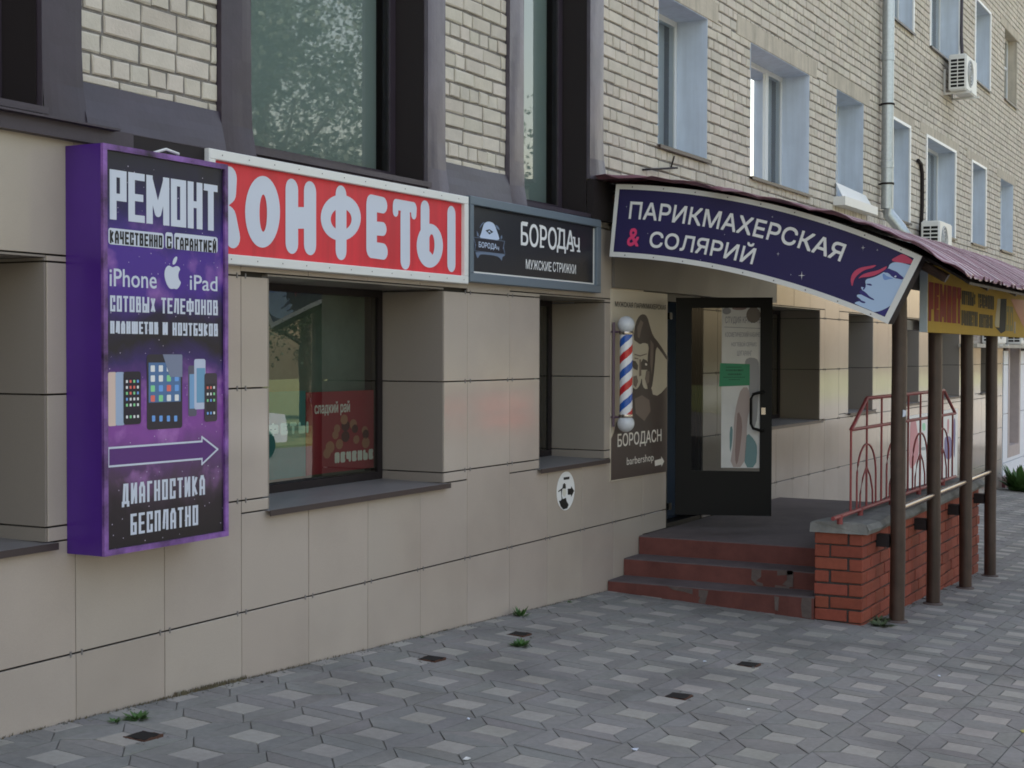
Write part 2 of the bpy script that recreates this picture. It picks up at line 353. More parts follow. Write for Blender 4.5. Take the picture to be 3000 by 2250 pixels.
# ================================================================== GROUND
pave = MB()
xs = [-8 + 2 * i for i in range(30)]; ys = [.6, -1, -3, -5, -6.5, -8.6]
for a, b in zip(xs, xs[1:]):
    for c, d in zip(ys, ys[1:]): pave.face([(a, d, gz(a, d) - .008), (b, d, gz(b, d) - .008), (b, c, gz(b, c) - .008), (a, c, gz(a, c) - .008)])
pavement = pave.build('pavement', M_joint, kind='structure')
def clip_y(P, ymax):
    out = []
    for i, p in enumerate(P):
        q = P[(i + 1) % len(P)]
        if p[1] <= ymax: out.append(p)
        if (p[1] <= ymax) != (q[1] <= ymax): t = (ymax - p[1]) / (q[1] - p[1]); out.append((p[0] + (q[0] - p[0]) * t, ymax))
    return out
cands = {'pale_paver': [], 'grey_paver': []}
HOLES = [(-.03, -.435), (2.415, -.445), (3.54, -.432), (2.551, -1.961), (3.738, -1.949)]
for j in range(-1, 21):
    for i in range(-12, 92):
        cx, cy = .294 + .403 * i + .025 * (j % 16), -.394 - .388 * j
        if cx > 34 or cy < -8.4: continue
        h = .089; a, b = .2015, .194
        sq = [(cx - h, cy - h), (cx + h, cy - h), (cx + h, cy + h), (cx - h, cy + h)]
        co = [(cx - a - .0125, cy - b), (cx + a - .0125, cy - b), (cx + a + .0125, cy + b), (cx - a + .0125, cy + b)]
        for kind, P in [('pale_paver', sq)] + [('grey_paver', [co[k], co[(k + 1) % 4], sq[(k + 1) % 4], sq[k]]) for k in range(4)]:
            mx, my = sum(p[0] for p in P) / 4, sum(p[1] for p in P) / 4
            P = [(p[0] + (mx - p[0]) * .012 + (.0018 if p[0] < mx else -.0018), p[1] + (my - p[1]) * .012 + (.0018 if p[1] < my else -.0018)) for p in P]
            if max(p[1] for p in P) > -.006: P = clip_y(P, -.006)
            if len(P) < 3 or (6.1 < mx < 10.25 and my > -1.95): continue
            if any(abs(mx - hx) < .05 and abs(my - hy) < .05 for hx, hy in HOLES): pass
            u, v, z = project((mx, my, gz(mx, my)))
            key = 1 / (z * z) if (z > 1 and -100 < u < 3100 and v < 2350) else 0
            cands[kind].append((key, P, mx, my))
def paver_mesh(mb, P, ox, oy, oz, tilt):
    dz = random.uniform(-.0022, .0018); tx, ty = random.uniform(-tilt, tilt), random.uniform(-tilt, tilt); c = .0028
    mx, my = sum(p[0] for p in P) / len(P), sum(p[1] for p in P) / len(P)
    top = []; mid = []; bot = []
    for (x, y) in P:
        z = gz(x, y) + dz + tx * (x - mx) + ty * (y - my)
        l = math.hypot(mx - x, my - y) or 1
        top.append((x + (mx - x) / l * c - ox, y + (my - y) / l * c - oy, z - oz)); mid.append((x - ox, y - oy, z - c * .8 - oz)); bot.append((x - ox, y - oy, z - .022 - oz))
    b = len(mb.v); n = len(P); mb.v += top + mid + bot; mb.f.append(tuple(range(b, b + n))); mb.m.append(0)
    for lv in (0, n):
        for i in range(n): k = (i + 1) % n; mb.f.append((b + lv + i, b + lv + n + i, b + lv + n + k, b + lv + k)); mb.m.append(0)
for kind, m in (('pale_paver', M_paverL), ('grey_paver', M_paverG)):
    L_ = sorted(cands[kind], key=lambda c: -c[0]); rest = MB()
    for n, (key, P, mx, my) in enumerate(L_):
        if n < 300 and key > 0:
            one = MB(); paver_mesh(one, P, 0, 0, 0, .006); one.build(kind, m, pavement, loc=(mx, my, gz(mx, my)))
        else: paver_mesh(rest, P, 0, 0, 0, .006)
    rest.build(kind, m, pavement, kind='stuff')
g = MB(); g.box(-80, 160, -16.6, -9.0, -3, -.72); g.build('road', M_asph, kind='structure')
g = MB(); g.box(-80, 160, -9.0, -8.6, -3, -.58); g.build('kerb', M_cap, kind='structure')
g = MB(); g.box(-80, 160, -70, -16.6, -3, -.66); g.build('lawn', M_lawn, kind='structure')
g = MB(); g.box(48, 160, -8.6, 60, -3, -1.55); g.build('ground', M_asph, kind='structure')

# ================================================================== BUILDING
YB = .03
building = thing('apartment_building', 'pale brick apartment block with beige tiled ground floor along the pavement', 'building', (0, 0, 0))
LOWWIN = [(-2.0, -.17, .84, 2.14), (1.43, 3.291, .84, 2.13), (4.655, 5.815, .84, 2.14), (9.94, 11.80, .92, 2.215), (13.02, 14.20, .955, 2.21),
          (15.66, 16.82, .98, 2.21), (18.0, 19.7, 1.0, 2.21), (21.5, 22.7, 1.0, 2.21)]
DOOR = (7.12, 8.02, .14, 2.23)
TALL = [(-2.1, -.19, 2.80, 7.2), (1.29, 3.089, 2.80, 7.2), (4.405, 5.523, 2.80, 7.2)]
UP = {'A': (6.97, 8.175, 3.53, 4.87, .31), 'B': (9.40, 11.425, 3.51, 4.88, .32), 'C': (12.53, 13.765, 3.60, 4.90, .33), 'D': (14.95, 16.26, 3.565, 4.94, .22),
      'E': (17.32, 19.38, 3.557, 4.965, .27), 'F': (20.72, 21.97, 3.588, 4.98, .26), 'G': (23.43, 24.77, 3.64, 4.97, .22),
      'D2': (14.95, 16.405, 6.30, 7.72, .2), 'E2': (17.49, 19.59, 6.33, 7.74, .3), 'F2': (20.89, 22.26, 6.38, 7.78, .26), 'G2': (23.69, 25.04, 6.49, 7.82, .17),
      'A2': (6.97, 8.175, 6.3, 7.7, .3), 'B2': (9.4, 11.42, 6.3, 7.7, .3), 'C2': (12.53, 13.76, 6.3, 7.7, .3)}
LINT = []
for k, (x0, x1, z0, z1, d) in UP.items():
    if k in ('F2', 'E2', 'D2'): continue
    LINT.append((x0 - .42, x1 + .27, z1, z1 + .19 if k in 'ABC' else z1 + .15))
XT = 23.66
# shell: hollow body that shades the street and gives the windows a dark inside
sh = MB()
allh = [(a, b, c, d) for a, b, c, d in LOWWIN] + [DOOR] + TALL + [v[:4] for v in UP.values()]
for (x0, x1, z0, z1) in subtract([(-9, 48, -2.5, 2.70)], allh + [(24.15, 25.5, -.3, 2.)]): sh.box(x0, x1, YB + .012, .28, z0, z1)
sh.build('facade_cavity', M_gap, building)
mw = MB()
for (x0, x1, z0, z1) in subtract([(-9, 48, 2.70, 12.4)], allh): mw.box(x0, x1, YB + .011, .30, z0, z1)
mw.build('mortar_wall', M_mortar, building)
ins = MB(); ins.box(-9, 48, 5.9, 6.1, -2.5, 12.4); ins.box(-9.2, -9, .05, 6.1, -2.5, 12.4); ins.box(48, 48.2, .05, 6.1, -2.5, 12.4)
ins.box(-9, 48, .3, 5.9, 2.55, 2.75); ins.box(-9, 48, .3, 5.9, -.1, .13); ins.box(-9, 48, .3, 5.9, 5.6, 5.8)
for xx in (-.1, 4.0, 6.5, 9.0, 12.2, 14.6, 17.0, 20.2, 22.9): ins.box(xx, xx + .12, .9, 5.9, -.1, 12.3)
ins.build('inner_wall', M_inside, building)
rf = MB(); rf.box(-9.4, 48.4, -.45, 6.5, 12.4, 12.75); rf.build('roof', M_concrete, building)

# facade tiles, one object each; joints 8 mm
clips = MB()
def add_clip(x, z): clips.box(x - .0045, x + .0045, -.0035, .001, z - .014, z + .014)
for k in range(-3, 5):
    for n in range(-3, 40):
        x0, x1, z0, z1 = n * .6, n * .6 + .6, .309 + .6 * k, .909 + .6 * k
        if z0 > 2.66: continue
        z1 = min(z1, 2.70); x1 = min(x1, XT)
        if z1 < gz(x0, 0) - .02 or x1 - x0 < .05: continue
        z0 = max(z0, gz(x1, 0) - .06)
        for (a, b, c, d) in subtract([(x0, x1, z0, z1)], LOWWIN + [DOOR]):
            if b - a < .03 or d - c < .03: continue
            t = MB(); e = random.uniform(-.0012, .0012)
            t.bevbox(a + .0022, b - .0022, e, .012, c + .0042, d - .0042, .0015); t.build('facade_tile', M_tile, building, loc=((a + b) / 2, 0, (c + d) / 2))
        zz = .909 + .6 * k
        if zz < 2.3 and x1 < 14.5 and zz > gz(x1, 0):
            for xx in (x1 - .035, x1 + .035):
                if not any(a - .01 < xx < b + .01 and c < zz < d for a, b, c, d in LOWWIN + [DOOR]): add_clip(xx, zz)
clips.build('tile_clip', M_sill, building, kind='stuff')

# pale silicate bricks: header course every fourth row
ex = allh + LINT + [(-.20, .052, 2.6, 7.4), (1.045, 1.291, 2.6, 7.4), (3.088, 3.306, 2.6, 7.4), (4.19, 4.406, 2.6, 7.4), (5.522, 5.772, 2.6, 7.4), (-2.4, 4.3, 2.5, 2.955), (4.3, 5.8, 2.5, 2.9)]
bricks = []
for k in range(-4, 94):
    z0 = 3.0 + .1 * k; head = k % 4 == 0; L1 = .13 if head else .26; off = {0: 0., 1: .06, 2: .19, 3: .055}[k % 4]
    x = -2.3 + off + random.uniform(-.02, .02)
    while x < 36:
        Zc = (x + 4.97) * .8795 + 2.38; l = L1
        if z0 > 1.75 + .2406 * Zc + 3.2: break_hi = True
        else: break_hi = False
        if not head and random.random() < .05: l = .13
        if not break_hi:
            for (a, b, c, d) in subtract([(x, x + l - .014, z0 + .009, z0 + .0935)], ex):
                if b - a < .028 or d - c < .02: continue
                u, v, z = project(((a + b) / 2, YB, (c + d) / 2))
                key = (b - a) * (d - c) / z ** 3 if (-60 < u < 3060 and -60 < v < 2300) else 0
                bricks.append((key, a, b, c, d))
        x += l
bricks.sort(key=lambda t: -t[0])
rest = MB()
for n, (key, a, b, c, d) in enumerate(bricks):
    mb = MB() if n < 300 else rest
    prot = random.uniform(-.002, .003)
    mb.bevbox(a, b, YB - prot, YB + .0125, c, d, .006, .0042)
    if n < 300: mb.build('brick', M_brick, building, loc=((a + b) / 2, YB, (c + d) / 2))
rest.build('brick', M_brick, building, kind='stuff')
for (x0, x1, z0, z1) in LINT:
    m = MB(); m.bevbox(x0, x1, YB - .004, YB + .012, z0, z1, .004); m.build('lintel', M_concrete, building)

# -- windows
def window(x0, x1, z0, z1, y0, dep, rmat, fmat, gmat, fw=.055, mull=(), trans=(), blind=None, sill=None, trimw=0., tiles=False, label=None, openings=None):
    yg = y0 + dep; loc = ((x0 + x1) / 2, yg, z0)
    f = MB()
    f.box(x0, x0 + fw, yg, yg + .06, z0, z1); f.box(x1 - fw, x1, yg, yg + .06, z0, z1)
    f.box(x0 + fw, x1 - fw, yg, yg + .06, z0, z0 + fw); f.box(x0 + fw, x1 - fw, yg, yg + .06, z1 - fw, z1)
    for m in mull: f.box(m - .05, m + .05, yg - .004, yg + .056, z0 + fw, z1 - fw)
    for t in trans: f.box(x0 + fw, x1 - fw, yg + .003, yg + .05, t - .025, t + .025)
    w = f.build('window', fmat, building, loc=loc, label=label)
    edges = [x0 + fw] + sorted(mull) + [x1 - fw]
    for a, b in zip(edges, edges[1:]):
        p = MB(); p.face([(a, yg + .012, z0 + fw), (b, yg + .012, z0 + fw), (b, yg + .012, z1 - fw), (a, yg + .012, z1 - fw)]); p.build('pane', M_mirror if (mull and a < mull[0] - .1 and abs(x0 - 9.4) < .01 and z0 < 5) else gmat, w)
    if not tiles:
        rv = MB()
        rv.box(x1 - .008, x1 - .003, y0 + .002, yg - .001, z0, z1 - .003); rv.box(x0 + .003, x0 + .008, y0 + .002, yg - .001, z0, z1 - .003); rv.box(x0 + .008, x1 - .008, y0 + .002, yg - .001, z1 - .008, z1 - .003)
        rv.build('reveal', rmat, w)
    else:
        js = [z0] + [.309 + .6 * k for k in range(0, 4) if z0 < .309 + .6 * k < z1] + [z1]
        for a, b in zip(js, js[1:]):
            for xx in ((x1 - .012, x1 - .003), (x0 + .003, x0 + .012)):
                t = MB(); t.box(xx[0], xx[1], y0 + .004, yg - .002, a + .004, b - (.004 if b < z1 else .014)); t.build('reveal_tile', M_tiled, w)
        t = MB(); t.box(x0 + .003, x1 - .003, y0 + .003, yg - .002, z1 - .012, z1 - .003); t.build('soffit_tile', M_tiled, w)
    if trimw:
        t = MB(); t.box(x0 - trimw * .4, x0 + trimw * .6, y0 - .012, y0 + .01, z0, z1 + .02); t.box(x1 - trimw * .3, x1 + trimw * .7, y0 - .012, y0 + .01, z0, z1 + .02); t.box(x0 + trimw * .6, x1 - trimw * .3, y0 - .012, y0 + .01, z1 - .02, z1 + .02)
        t.build('corner_trim', M_revealtrim, w)
    if blind:
        b = MB(); b.box(x0 + fw, x1 - fw, yg + .11, yg + .12, z0 + fw, z1 - .01); b.build('blind', blind, w)
    if sill:
        s = MB(); s.mi = 0
        s.prism([(x0 - .0, yg, z0 + .012), (x1, yg, z0 + .012), (x1 + .03, y0 - .035, z0 - .002), (x0 - .03, y0 - .035, z0 - .002)], (0, 0, -.004))
        s.mi = 1; s.box(x0 - .03, x1 + .03, y0 - .038, y0 - .034, z0 - .032, z0 + .0)
        s.build('sill', sill, w)
    return w
low = [M_sill, M_silledge]
for i, (x0, x1, z0, z1) in enumerate(LOWWIN):
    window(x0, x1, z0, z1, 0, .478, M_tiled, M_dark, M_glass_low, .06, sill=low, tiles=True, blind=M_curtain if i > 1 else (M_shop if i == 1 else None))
for i, (x0, x1, z0, z1) in enumerate(TALL):
    w = window(x0, x1, z0, z1, YB, .215, M_dark, M_trim, M_glass, .07, blind=M_net if i else None, sill=[M_trim, M_trim])
for k, (x0, x1, z0, z1, d) in UP.items():
    wh = k in ('D', 'E', 'F', 'G', 'D2', 'E2', 'F2'); plain = k in ('G2',)
    mull = {'B': (10.86,), 'E': (18.3,), 'E2': (18.5,), 'B2': (10.55,)}.get(k, ())
    window(x0, x1, z0, z1, YB, d, M_concrete if plain else M_reveal, M_pvc, M_glass_up, .06, mull=mull, blind=M_blind, sill=[M_sill, M_silledge],
           trimw=.06 if (wh and k != 'G') else 0., trans=((z0 + z1) / 2 + .1,) if k in ('G', 'G2') else ())
# white tin apron below window C
m = MB(); zt, zb = FY(2449.8, 536, YB)[1], FY(2449.8, 580, YB)[1]
m.prism([(12.46, YB - .01, zt), (13.83, YB - .01, zt - .03), (13.83, YB - .10, zb), (12.46, YB - .10, zb)], (0, -.004, .002)); m.box(12.40, 13.93, YB - .15, YB - .0, zb - .10, zb + .004)
m.build('window_apron', M_white, building, label='white tin apron board under the small window')
# brown metal trims of the tall windows, aprons and flashing
def curved_trim(x0, x1, z0, z1):
    m = MB(); n = 26; seg = 6
    for k in range(n):
        za, zb = z0 + (z1 - z0) * k / n, z0 + (z1 - z0) * (k + 1) / n
        for s_ in range(seg):
            def q(ss, zz):
                a = ss / seg; flare = max(0, (z0 + .22 - zz) / .22)
                y = YB - .028 - .004 * math.sin(a * math.pi) - .03 * flare * a + .004 * noise.noise(Vector((a * 2 + x0 * 3, zz * 1.7, 0)))
                return (x0 + (x1 - x0) * a + flare * .015, y, zz)
            m.face([q(s_, za), q(s_ + 1, za), q(s_ + 1, zb), q(s_, zb)])
    m.box(x0, x0 + .004, YB - .028, YB + .01, z0, z1); m.box(x1 - .004, x1, YB - .028, YB + .01, z0, z1)
    m.build('metal_trim', M_trim if x0 < 3 else M_trim2, building, smooth=True)
for a, b, z0 in ((-.19, .053, 2.74), (1.045, 1.29, 2.72), (3.089, 3.306, 2.72), (4.19, 4.405, 2.72), (5.523, 5.772, 3.08)): curved_trim(a, b, z0, 7.3)
def apron(x0, x1, z0, z1, out=.05):
    m = MB(); n = 14
    for k in range(n):
        a, b = x0 + (x1 - x0) * k / n, x0 + (x1 - x0) * (k + 1) / n
        for j in range(5):
            def q(x, jj): t = jj / 5; return (x, YB - .012 - out * (1 - t) - .008 * noise.noise(Vector((x * 2.4, t * 2, 3))), z0 + (z1 - z0) * t + .006 * noise.noise(Vector((x * 3, 0, 8))))
            m.face([q(a, j), q(b, j), q(b, j + 1), q(a, j + 1)])
    m.box(x0, x1, YB - .012 - out, YB + .01, z0 - .004, z0); m.build('metal_apron', M_trim, building, smooth=True)
apron(.053, 1.045, 2.745, 2.957); apron(3.306, 4.19, 2.72, 2.96); apron(1.29, 3.089, 2.66, 2.80, .03); apron(4.405, 5.523, 2.66, 2.80, .03)
m = MB(); m.box(-2.4, .33, -.055, YB, 2.665, 2.742); m.box(-2.4, .20, -.10, -.055, 2.735, 2.745); m.build('metal_flashing', M_trim, building)
m = MB(); m.box(5.523, 6.0, -.03, YB - .002, 2.76, 3.07); m.build('metal_flashing', M_dark, building)
m = MB(); m.box(.33, 1.5, -.03, YB, 2.66, 2.742); m.build('metal_flashing', M_dark, building)
# dark taupe band over the entrance, seen under the arched sign
m = MB(); m.box(5.93, 10.1, -.03, -.004, 2.235, 2.92); m.build('dark_band', mat('dark_taupe', (.15, .135, .12), .5, nscale=3, namp=.1), building)

# -- entrance door
dw = .9; leafA, leafB = Vector((7.20, -.055, 0)), Vector((7.50, -.845, 0)); dv = (leafB - leafA).normalized(); dn = Vector((-dv.y, dv.x, 0)) * -1
Ld = (leafB - leafA).length; Z0, Z1 = .262, 2.192
def dpt(s, t, z): p = leafA + dv * s + dn * t; return (p.x, p.y, z)
def dbox(mb, s0, s1, t0, t1, z0, z1): mb.prism([dpt(s0, t0, z0), dpt(s1, t0, z0), dpt(s1, t1, z0), dpt(s0, t1, z0)], (0, 0, z1 - z0))
m = MB(); st = .14; gz0, gz1 = .655, 2.10
dbox(m, 0, st, 0, .045, Z0, Z1); dbox(m, Ld - .105, Ld, 0, .045, Z0, Z1); dbox(m, st, Ld - .105, 0, .045, Z0, gz0); dbox(m, st, Ld - .105, 0, .045, gz1, Z1)
door = m.build('door', M_blackmetal, building, loc=(7.15, -.045, Z0), label='black metal door with a tall glass panel, standing open')
m = MB(); m.face([dpt(st, .022, gz0), dpt(Ld - .105, .022, gz0), dpt(Ld - .105, .022, gz1), dpt(st, .022, gz1)]); m.build('pane', M_glass_dark, door)
hs = Ld - .075
sgn = 1 if (Vector(dpt(0, 1, 0)) - leafA).dot(Vector((-1, 0, 0))) > 0 else -1
hz0, hz1 = 1.02, 1.36; to = .045 if sgn > 0 else 0
def hp(s, t, z): return dpt(s, to + sgn * t, z)
m = MB(); m.tube([hp(hs, 0, hz0), hp(hs - .02, .05, hz0), hp(hs - .09, .07, hz0 + .02), hp(hs - .11, .07, hz0 + .06), hp(hs - .11, .07, hz1 - .06), hp(hs - .09, .07, hz1 - .02), hp(hs - .02, .05, hz1), hp(hs, 0, hz1)], .013, 10)
m.build('handle', M_blackmetal, door, smooth=True)
m = MB(); m.prism([hp(hs - .018, .002, 1.16), hp(hs + .018, .002, 1.16), hp(hs + .018, .002, 1.22), hp(hs - .018, .002, 1.22)], tuple(Vector(hp(0, .006, 0)) - Vector(hp(0, 0, 0)))); m.build('keyhole_plate', M_steel, door)
m = MB(); m.box(7.121, 7.14, .0, .14, .14, 2.23); m.box(7.14, 7.2, -.02, .01, .3, .36); m.box(7.14, 7.2, -.02, .01, 2.0, 2.06); m.box(7.96, 8.02, .05, .14, .14, 2.23); m.box(7.14, 7.96, .0, .14, 2.16, 2.23); m.box(7.14, 7.96, .0, .14, .14, .18)
m.build('door_frame', M_blackmetal, building)
m = MB(); m.box(8.02, 8.03, .14, 1.6, .14, 2.23); m.box(7.11, 7.12, .14, 1.6, .14, 2.23); m.box(7.12, 8.02, .14, 1.6, 2.23, 2.24); m.box(7.12, 8.02, .14, 1.6, .135, .15)
m.build('hallway', mat('hall_paint', (.20, .26, .36), .7), building)

# -- white clad part at the far end
for n in range(0, 9):
    for k in range(0, 5):
        a, b, c, d = XT + .012 + n * 1.22, XT + (n + 1) * 1.22, -1.30 + .0 + k * .93, -1.30 + (k + 1) * .93 - .012
        if n == 0: pass
        for (p, q, r_, s_) in subtract([(a, b, max(c, -.62), min(d, 1.75))], [(24.15, 25.5, -.3, 2.)]):
            if q - p < .02 or s_ - r_ < .02: continue
            m = MB(); m.box(p, q, -.012, .03, r_, s_); m.build('white_panel', M_whitepanel, building)
m = MB(); m.prism([(XT, -.06, -1.3), (35, -.06, -1.5), (35, -.06, -.60), (XT, -.06, -.68)], (0, .1, 0)); m.build('plinth', mat('maroon_plinth', (.18, .06, .07), .7), building)
m = MB(); m.prism([(XT, -.09, -.68), (35, -.09, -.60), (35, -.09, -.55), (XT, -.09, -.63)], (0, .12, 0)); m.build('plinth_cap', mat('pink_cap', (.45, .34, .34), .7), building)
pk = mat('beige_pink_surround', (.50, .42, .40), .7, nscale=6, namp=.1)
m = MB(); m.box(24.15, 24.30, -.02, .25, -.3, 2.); m.box(25.35, 25.5, -.02, .25, -.3, 2.); m.box(24.3, 25.35, -.02, .25, -.3, -.08)
w = m.build('window', pk, building, loc=(24.8, 0, -.3), label='narrow window with a pinkish beige surround')
m = MB(); m.face([(24.3, .2, -.08), (25.35, .2, -.08), (25.35, .2, 2), (24.3, .2, 2)]); m.build('pane', M_glass_low, w)
m = MB(); m.box(25.34, 25.352, .0, .2, -.08, 2.0); m.build('reveal', pk, w)
m = MB(); m.box(19.6, 36, -.30, .0, 1.80, 1.86); m.build('ledge', M_concrete, building)

# ================================================================== ENTRANCE STEPS, LOW WALL, RAILING
steps = thing('entrance_steps', 'worn dark red steps and grey landing leading up to the open door', 'steps', (6.2, -.9, -.25))
def step(x0, x1, z0, z1, jag):
    m = MB(); n = 34; Y0, Y1 = -1.728, -.006
    for k in range(n):
        a, b = Y0 + (Y1 - Y0) * k / n, Y0 + (Y1 - Y0) * (k + 1) / n
        ja = .008 * noise.noise(Vector((a * 6, z1 * 20, 1))) * jag; jb = .008 * noise.noise(Vector((b * 6, z1 * 20, 1))) * jag
        m.mi = 0; m.face([(x0 + ja, a, z0), (x0 + jb, b, z0), (x0 + jb, b, z1 - .008), (x0 + ja, a, z1 - .008)])
        m.mi = 1; m.face([(x0 + ja, a, z1 - .008), (x0 + jb, b, z1 - .008), (x0 + .01 + jb, b, z1), (x0 + .01 + ja, a, z1)]); m.face([(x0 + .01 + ja, a, z1), (x0 + .01 + jb, b, z1), (x1, b, z1), (x1, a, z1)])
    m.mi = 0; m.face([(x1, Y0, z0), (x1, Y1, z0), (x1, Y1, z1), (x1, Y0, z1)])
    return m.build('step', [M_step, M_tread], steps)
step(5.875, 6.20, -.50, -.155, 2.); step(6.195, 6.51, -.50, -.014, 1.2); step(6.505, 10.32, -.50, .14, .6)
def blotch(px, x, nm='cement_patch', o=.004):
    m = MB(); P = [FX(u, v, x) for u, v in px]; m.prism([(x - o, a, b) for a, b in P], (o + .002, 0, 0)); m.build(nm, M_patch, steps)
q3 = lambda x, y: (1750 + x / 2.949, 1400 + y / 2.949)
blotch([q3(*p) for p in [(590, 925), (640, 940), (880, 965), (960, 975), (930, 1090), (870, 1075), (890, 1030), (760, 985), (650, 965)]], 5.875)
blotch([q3(*p) for p in [(1530, 1020), (1570, 1030), (1560, 1150), (1535, 1140)]], 5.875)
blotch([q3(*p) for p in [(1770, 1030), (1850, 1040), (1850, 1220), (1770, 1200), (1760, 1100)]], 5.875)
blotch([q3(*p) for p in [(1335, 790), (1690, 800), (1690, 835), (1420, 850), (1360, 900), (1330, 880)]], 6.195)
blotch([q3(*p) for p in [(1640, 800), (1695, 805), (1690, 945), (1650, 940), (1600, 920), (1640, 880)]], 6.195)
blotch([q3(*p) for p in [(1340, 880), (1440, 915), (1660, 940), (1655, 960), (1380, 930)]], 6.195, o=.005)

lowwall = thing('low_brick_wall', 'low orange-red brick wall with rough concrete cap beside the steps', 'wall', (8.1, -1.9, -.4))
m = MB(); m.box(5.915, 10.37, -2.075, -1.735, -.75, .345); m.build('mortar_core', M_redmortar, lowwall)
def rb(x0, x1, y0, y1, z0, z1):
    m = MB(); j = lambda: random.uniform(-.003, .003)
    c = .005; x0 += j(); x1 += j(); y0 += j(); y1 += j(); z0 += j(); z1 += j()
    bm = bmesh.new(); bmesh.ops.create_cube(bm, size=1)
    for v in bm.verts: v.co = Vector(((x0 + x1) / 2 + v.co.x * (x1 - x0), (y0 + y1) / 2 + v.co.y * (y1 - y0), (z0 + z1) / 2 + v.co.z * (z1 - z0)))
    bmesh.ops.bevel(bm, geom=list(bm.edges), offset=c, segments=1, affect='EDGES')
    m.v = [tuple(v.co) for v in bm.verts]; m.f = [tuple(v.index for v in f.verts) for f in bm.faces]; m.m = [0] * len(m.f); bm.free()
    m.build('brick', M_redbrick, lowwall, loc=((x0 + x1) / 2, (y0 + y1) / 2, z0))
for k in range(0, 10):
    z1 = .345 - k * .0975; z0 = z1 - .086
    if z1 < -.62: continue
    even = k % 2 == 0
    # end face: pieces seen from the steps; the long face: stretchers
    yy = [(-1.72, -1.97), (-1.985, -2.09)] if even else [(-1.72, -1.83), (-1.845, -2.09)]
    for a, b in yy[:-1]: rb(5.90, 6.02, b, a, z0, z1)
    a, b = yy[-1]; L0 = .25 if (a - b) < .15 else .12
    rb(5.90, 5.90 + L0, b, a, z0, z1)
    x = 5.90 + L0 + .013
    while x < 10.3:
        l = min(.25, 10.39 - x)
        if z1 > gz(x + l, -2.1) - .02 and l > .03: rb(x, x + l, -2.09, -1.975, z0, z1)
        x += .263
cap = MB(); n = 60
sec = [(-1.69, .345), (-2.135, .345), (-2.15, .375), (-2.12, .415), (-2.04, .432), (-1.74, .425), (-1.69, .41)]
for k in range(n + 1):
    x = 5.875 + (10.41 - 5.875) * k / n; b = len(cap.v)
    for i, (y, z) in enumerate(sec):
        w_ = noise.noise(Vector((x * 3, y * 5, z * 3))) * .022; cap.v.append((x + (.012 * noise.noise(Vector((y * 9, z * 9, 2))) if k == 0 else 0) + (.03 if k == 0 and z > .4 else 0), y + w_, z + (w_ * .5 if z > .35 else 0)))
    if k:
        for i in range(len(sec)):
            j = (i + 1) % len(sec); cap.f.append((b - len(sec) + i, b - len(sec) + j, b + j, b + i)); cap.m.append(0)
cap.f.append(tuple(range(len(sec)))); cap.m.append(0); cap.build('cap', M_cap, lowwall)

YR = -1.93; rail = thing('iron_railing', 'dark red iron railing with pointed arches on the low wall cap', 'railing', (8.0, YR, .43))
def rt(name, pts, r): m = MB(); m.tube(pts, r * .86, 8); return m.build(name, M_railred, rail, smooth=True)
zb, zm, zt_ = .478, 1.115, 1.345; xa, xb, xc, xd = 6.135, 6.59, 9.42, 9.95
rt('bottom_rail', [(5.66, YR, zb), (9.98, YR, zb - .005)], .019); rt('middle_rail', [(xa, YR, zm), (xd, YR, zm - .01)], .016); rt('top_rail', [(xa, YR, zm), (xb, YR, zt_), (xc, YR, zt_), (xd, YR, zm - .01)], .018)
for x in (5.84, 6.42, 7.4, 8.4, 9.4): rt('foot', [(x, YR + .0, .42), (x, YR, zb + .012)], .026)
x = xa; pit = .462; nn = 0
while x < 10.0:
    top = zm if x < xb - .02 else (zt_ if x < xc + .05 else zm)
    if nn == 0: top = zm
    rt('baluster', [(x, YR, zb), (x, YR, top)], .0105)
    if x + pit < 10.1 and nn % 2 == 0:
        c = x + pit
        rt('arch_bar', [(c - pit * .62, YR, zb)] + [(c - pit * .62 * math.cos(t) if True else 0, YR, .72 + .262 * math.sin(t)) for t in [math.pi * i / 14 for i in range(15)]] + [(c + pit * .62, YR, zb)], .0095)
        rt('arch_bar', [(c - .19, YR, zb), (c - .185, YR, .60), (c - .11, YR, .72), (c, YR, .80), (c + .11, YR, .72), (c + .185, YR, .60), (c + .19, YR, zb)], .0085)
    x += pit; nn += 1

# ================================================================== CANOPY WITH POSTS
canopy = thing('entrance_canopy', 'curved maroon metal canopy on four brown posts over the entrance', 'canopy', (8.3, -2.245, -.4))
PROF = [(YB, 3.075), (-.33, 3.07), (-.67, 3.022), (-1.0, 2.952), (-1.33, 2.872), (-1.72, 2.775), (-2.08, 2.668), (-2.38, 2.54), (-2.66, 2.385), (-2.90, 2.235)]
def prof(t):
    t *= len(PROF) - 1; i = min(int(t), len(PROF) - 2); f = t - i
    p0, p1, p2, p3 = (PROF[max(i - 1, 0)], PROF[i], PROF[i + 1], PROF[min(i + 2, len(PROF) - 1)])
    return tuple(.5 * (2 * p1[a] + (p2[a] - p0[a]) * f + (2 * p0[a] - 5 * p1[a] + 4 * p2[a] - p3[a]) * f * f + (3 * p1[a] - p0[a] - 3 * p2[a] + p3[a]) * f ** 3) for a in (0, 1))
def corr(x):
    p = (x * 5.2) % 1.; return .024 * (1 if p < .22 else (1 - (p - .22) / .12 if p < .34 else (0 if p < .88 else (p - .88) / .12)))
NX0, NX1 = 5.60, 11.3
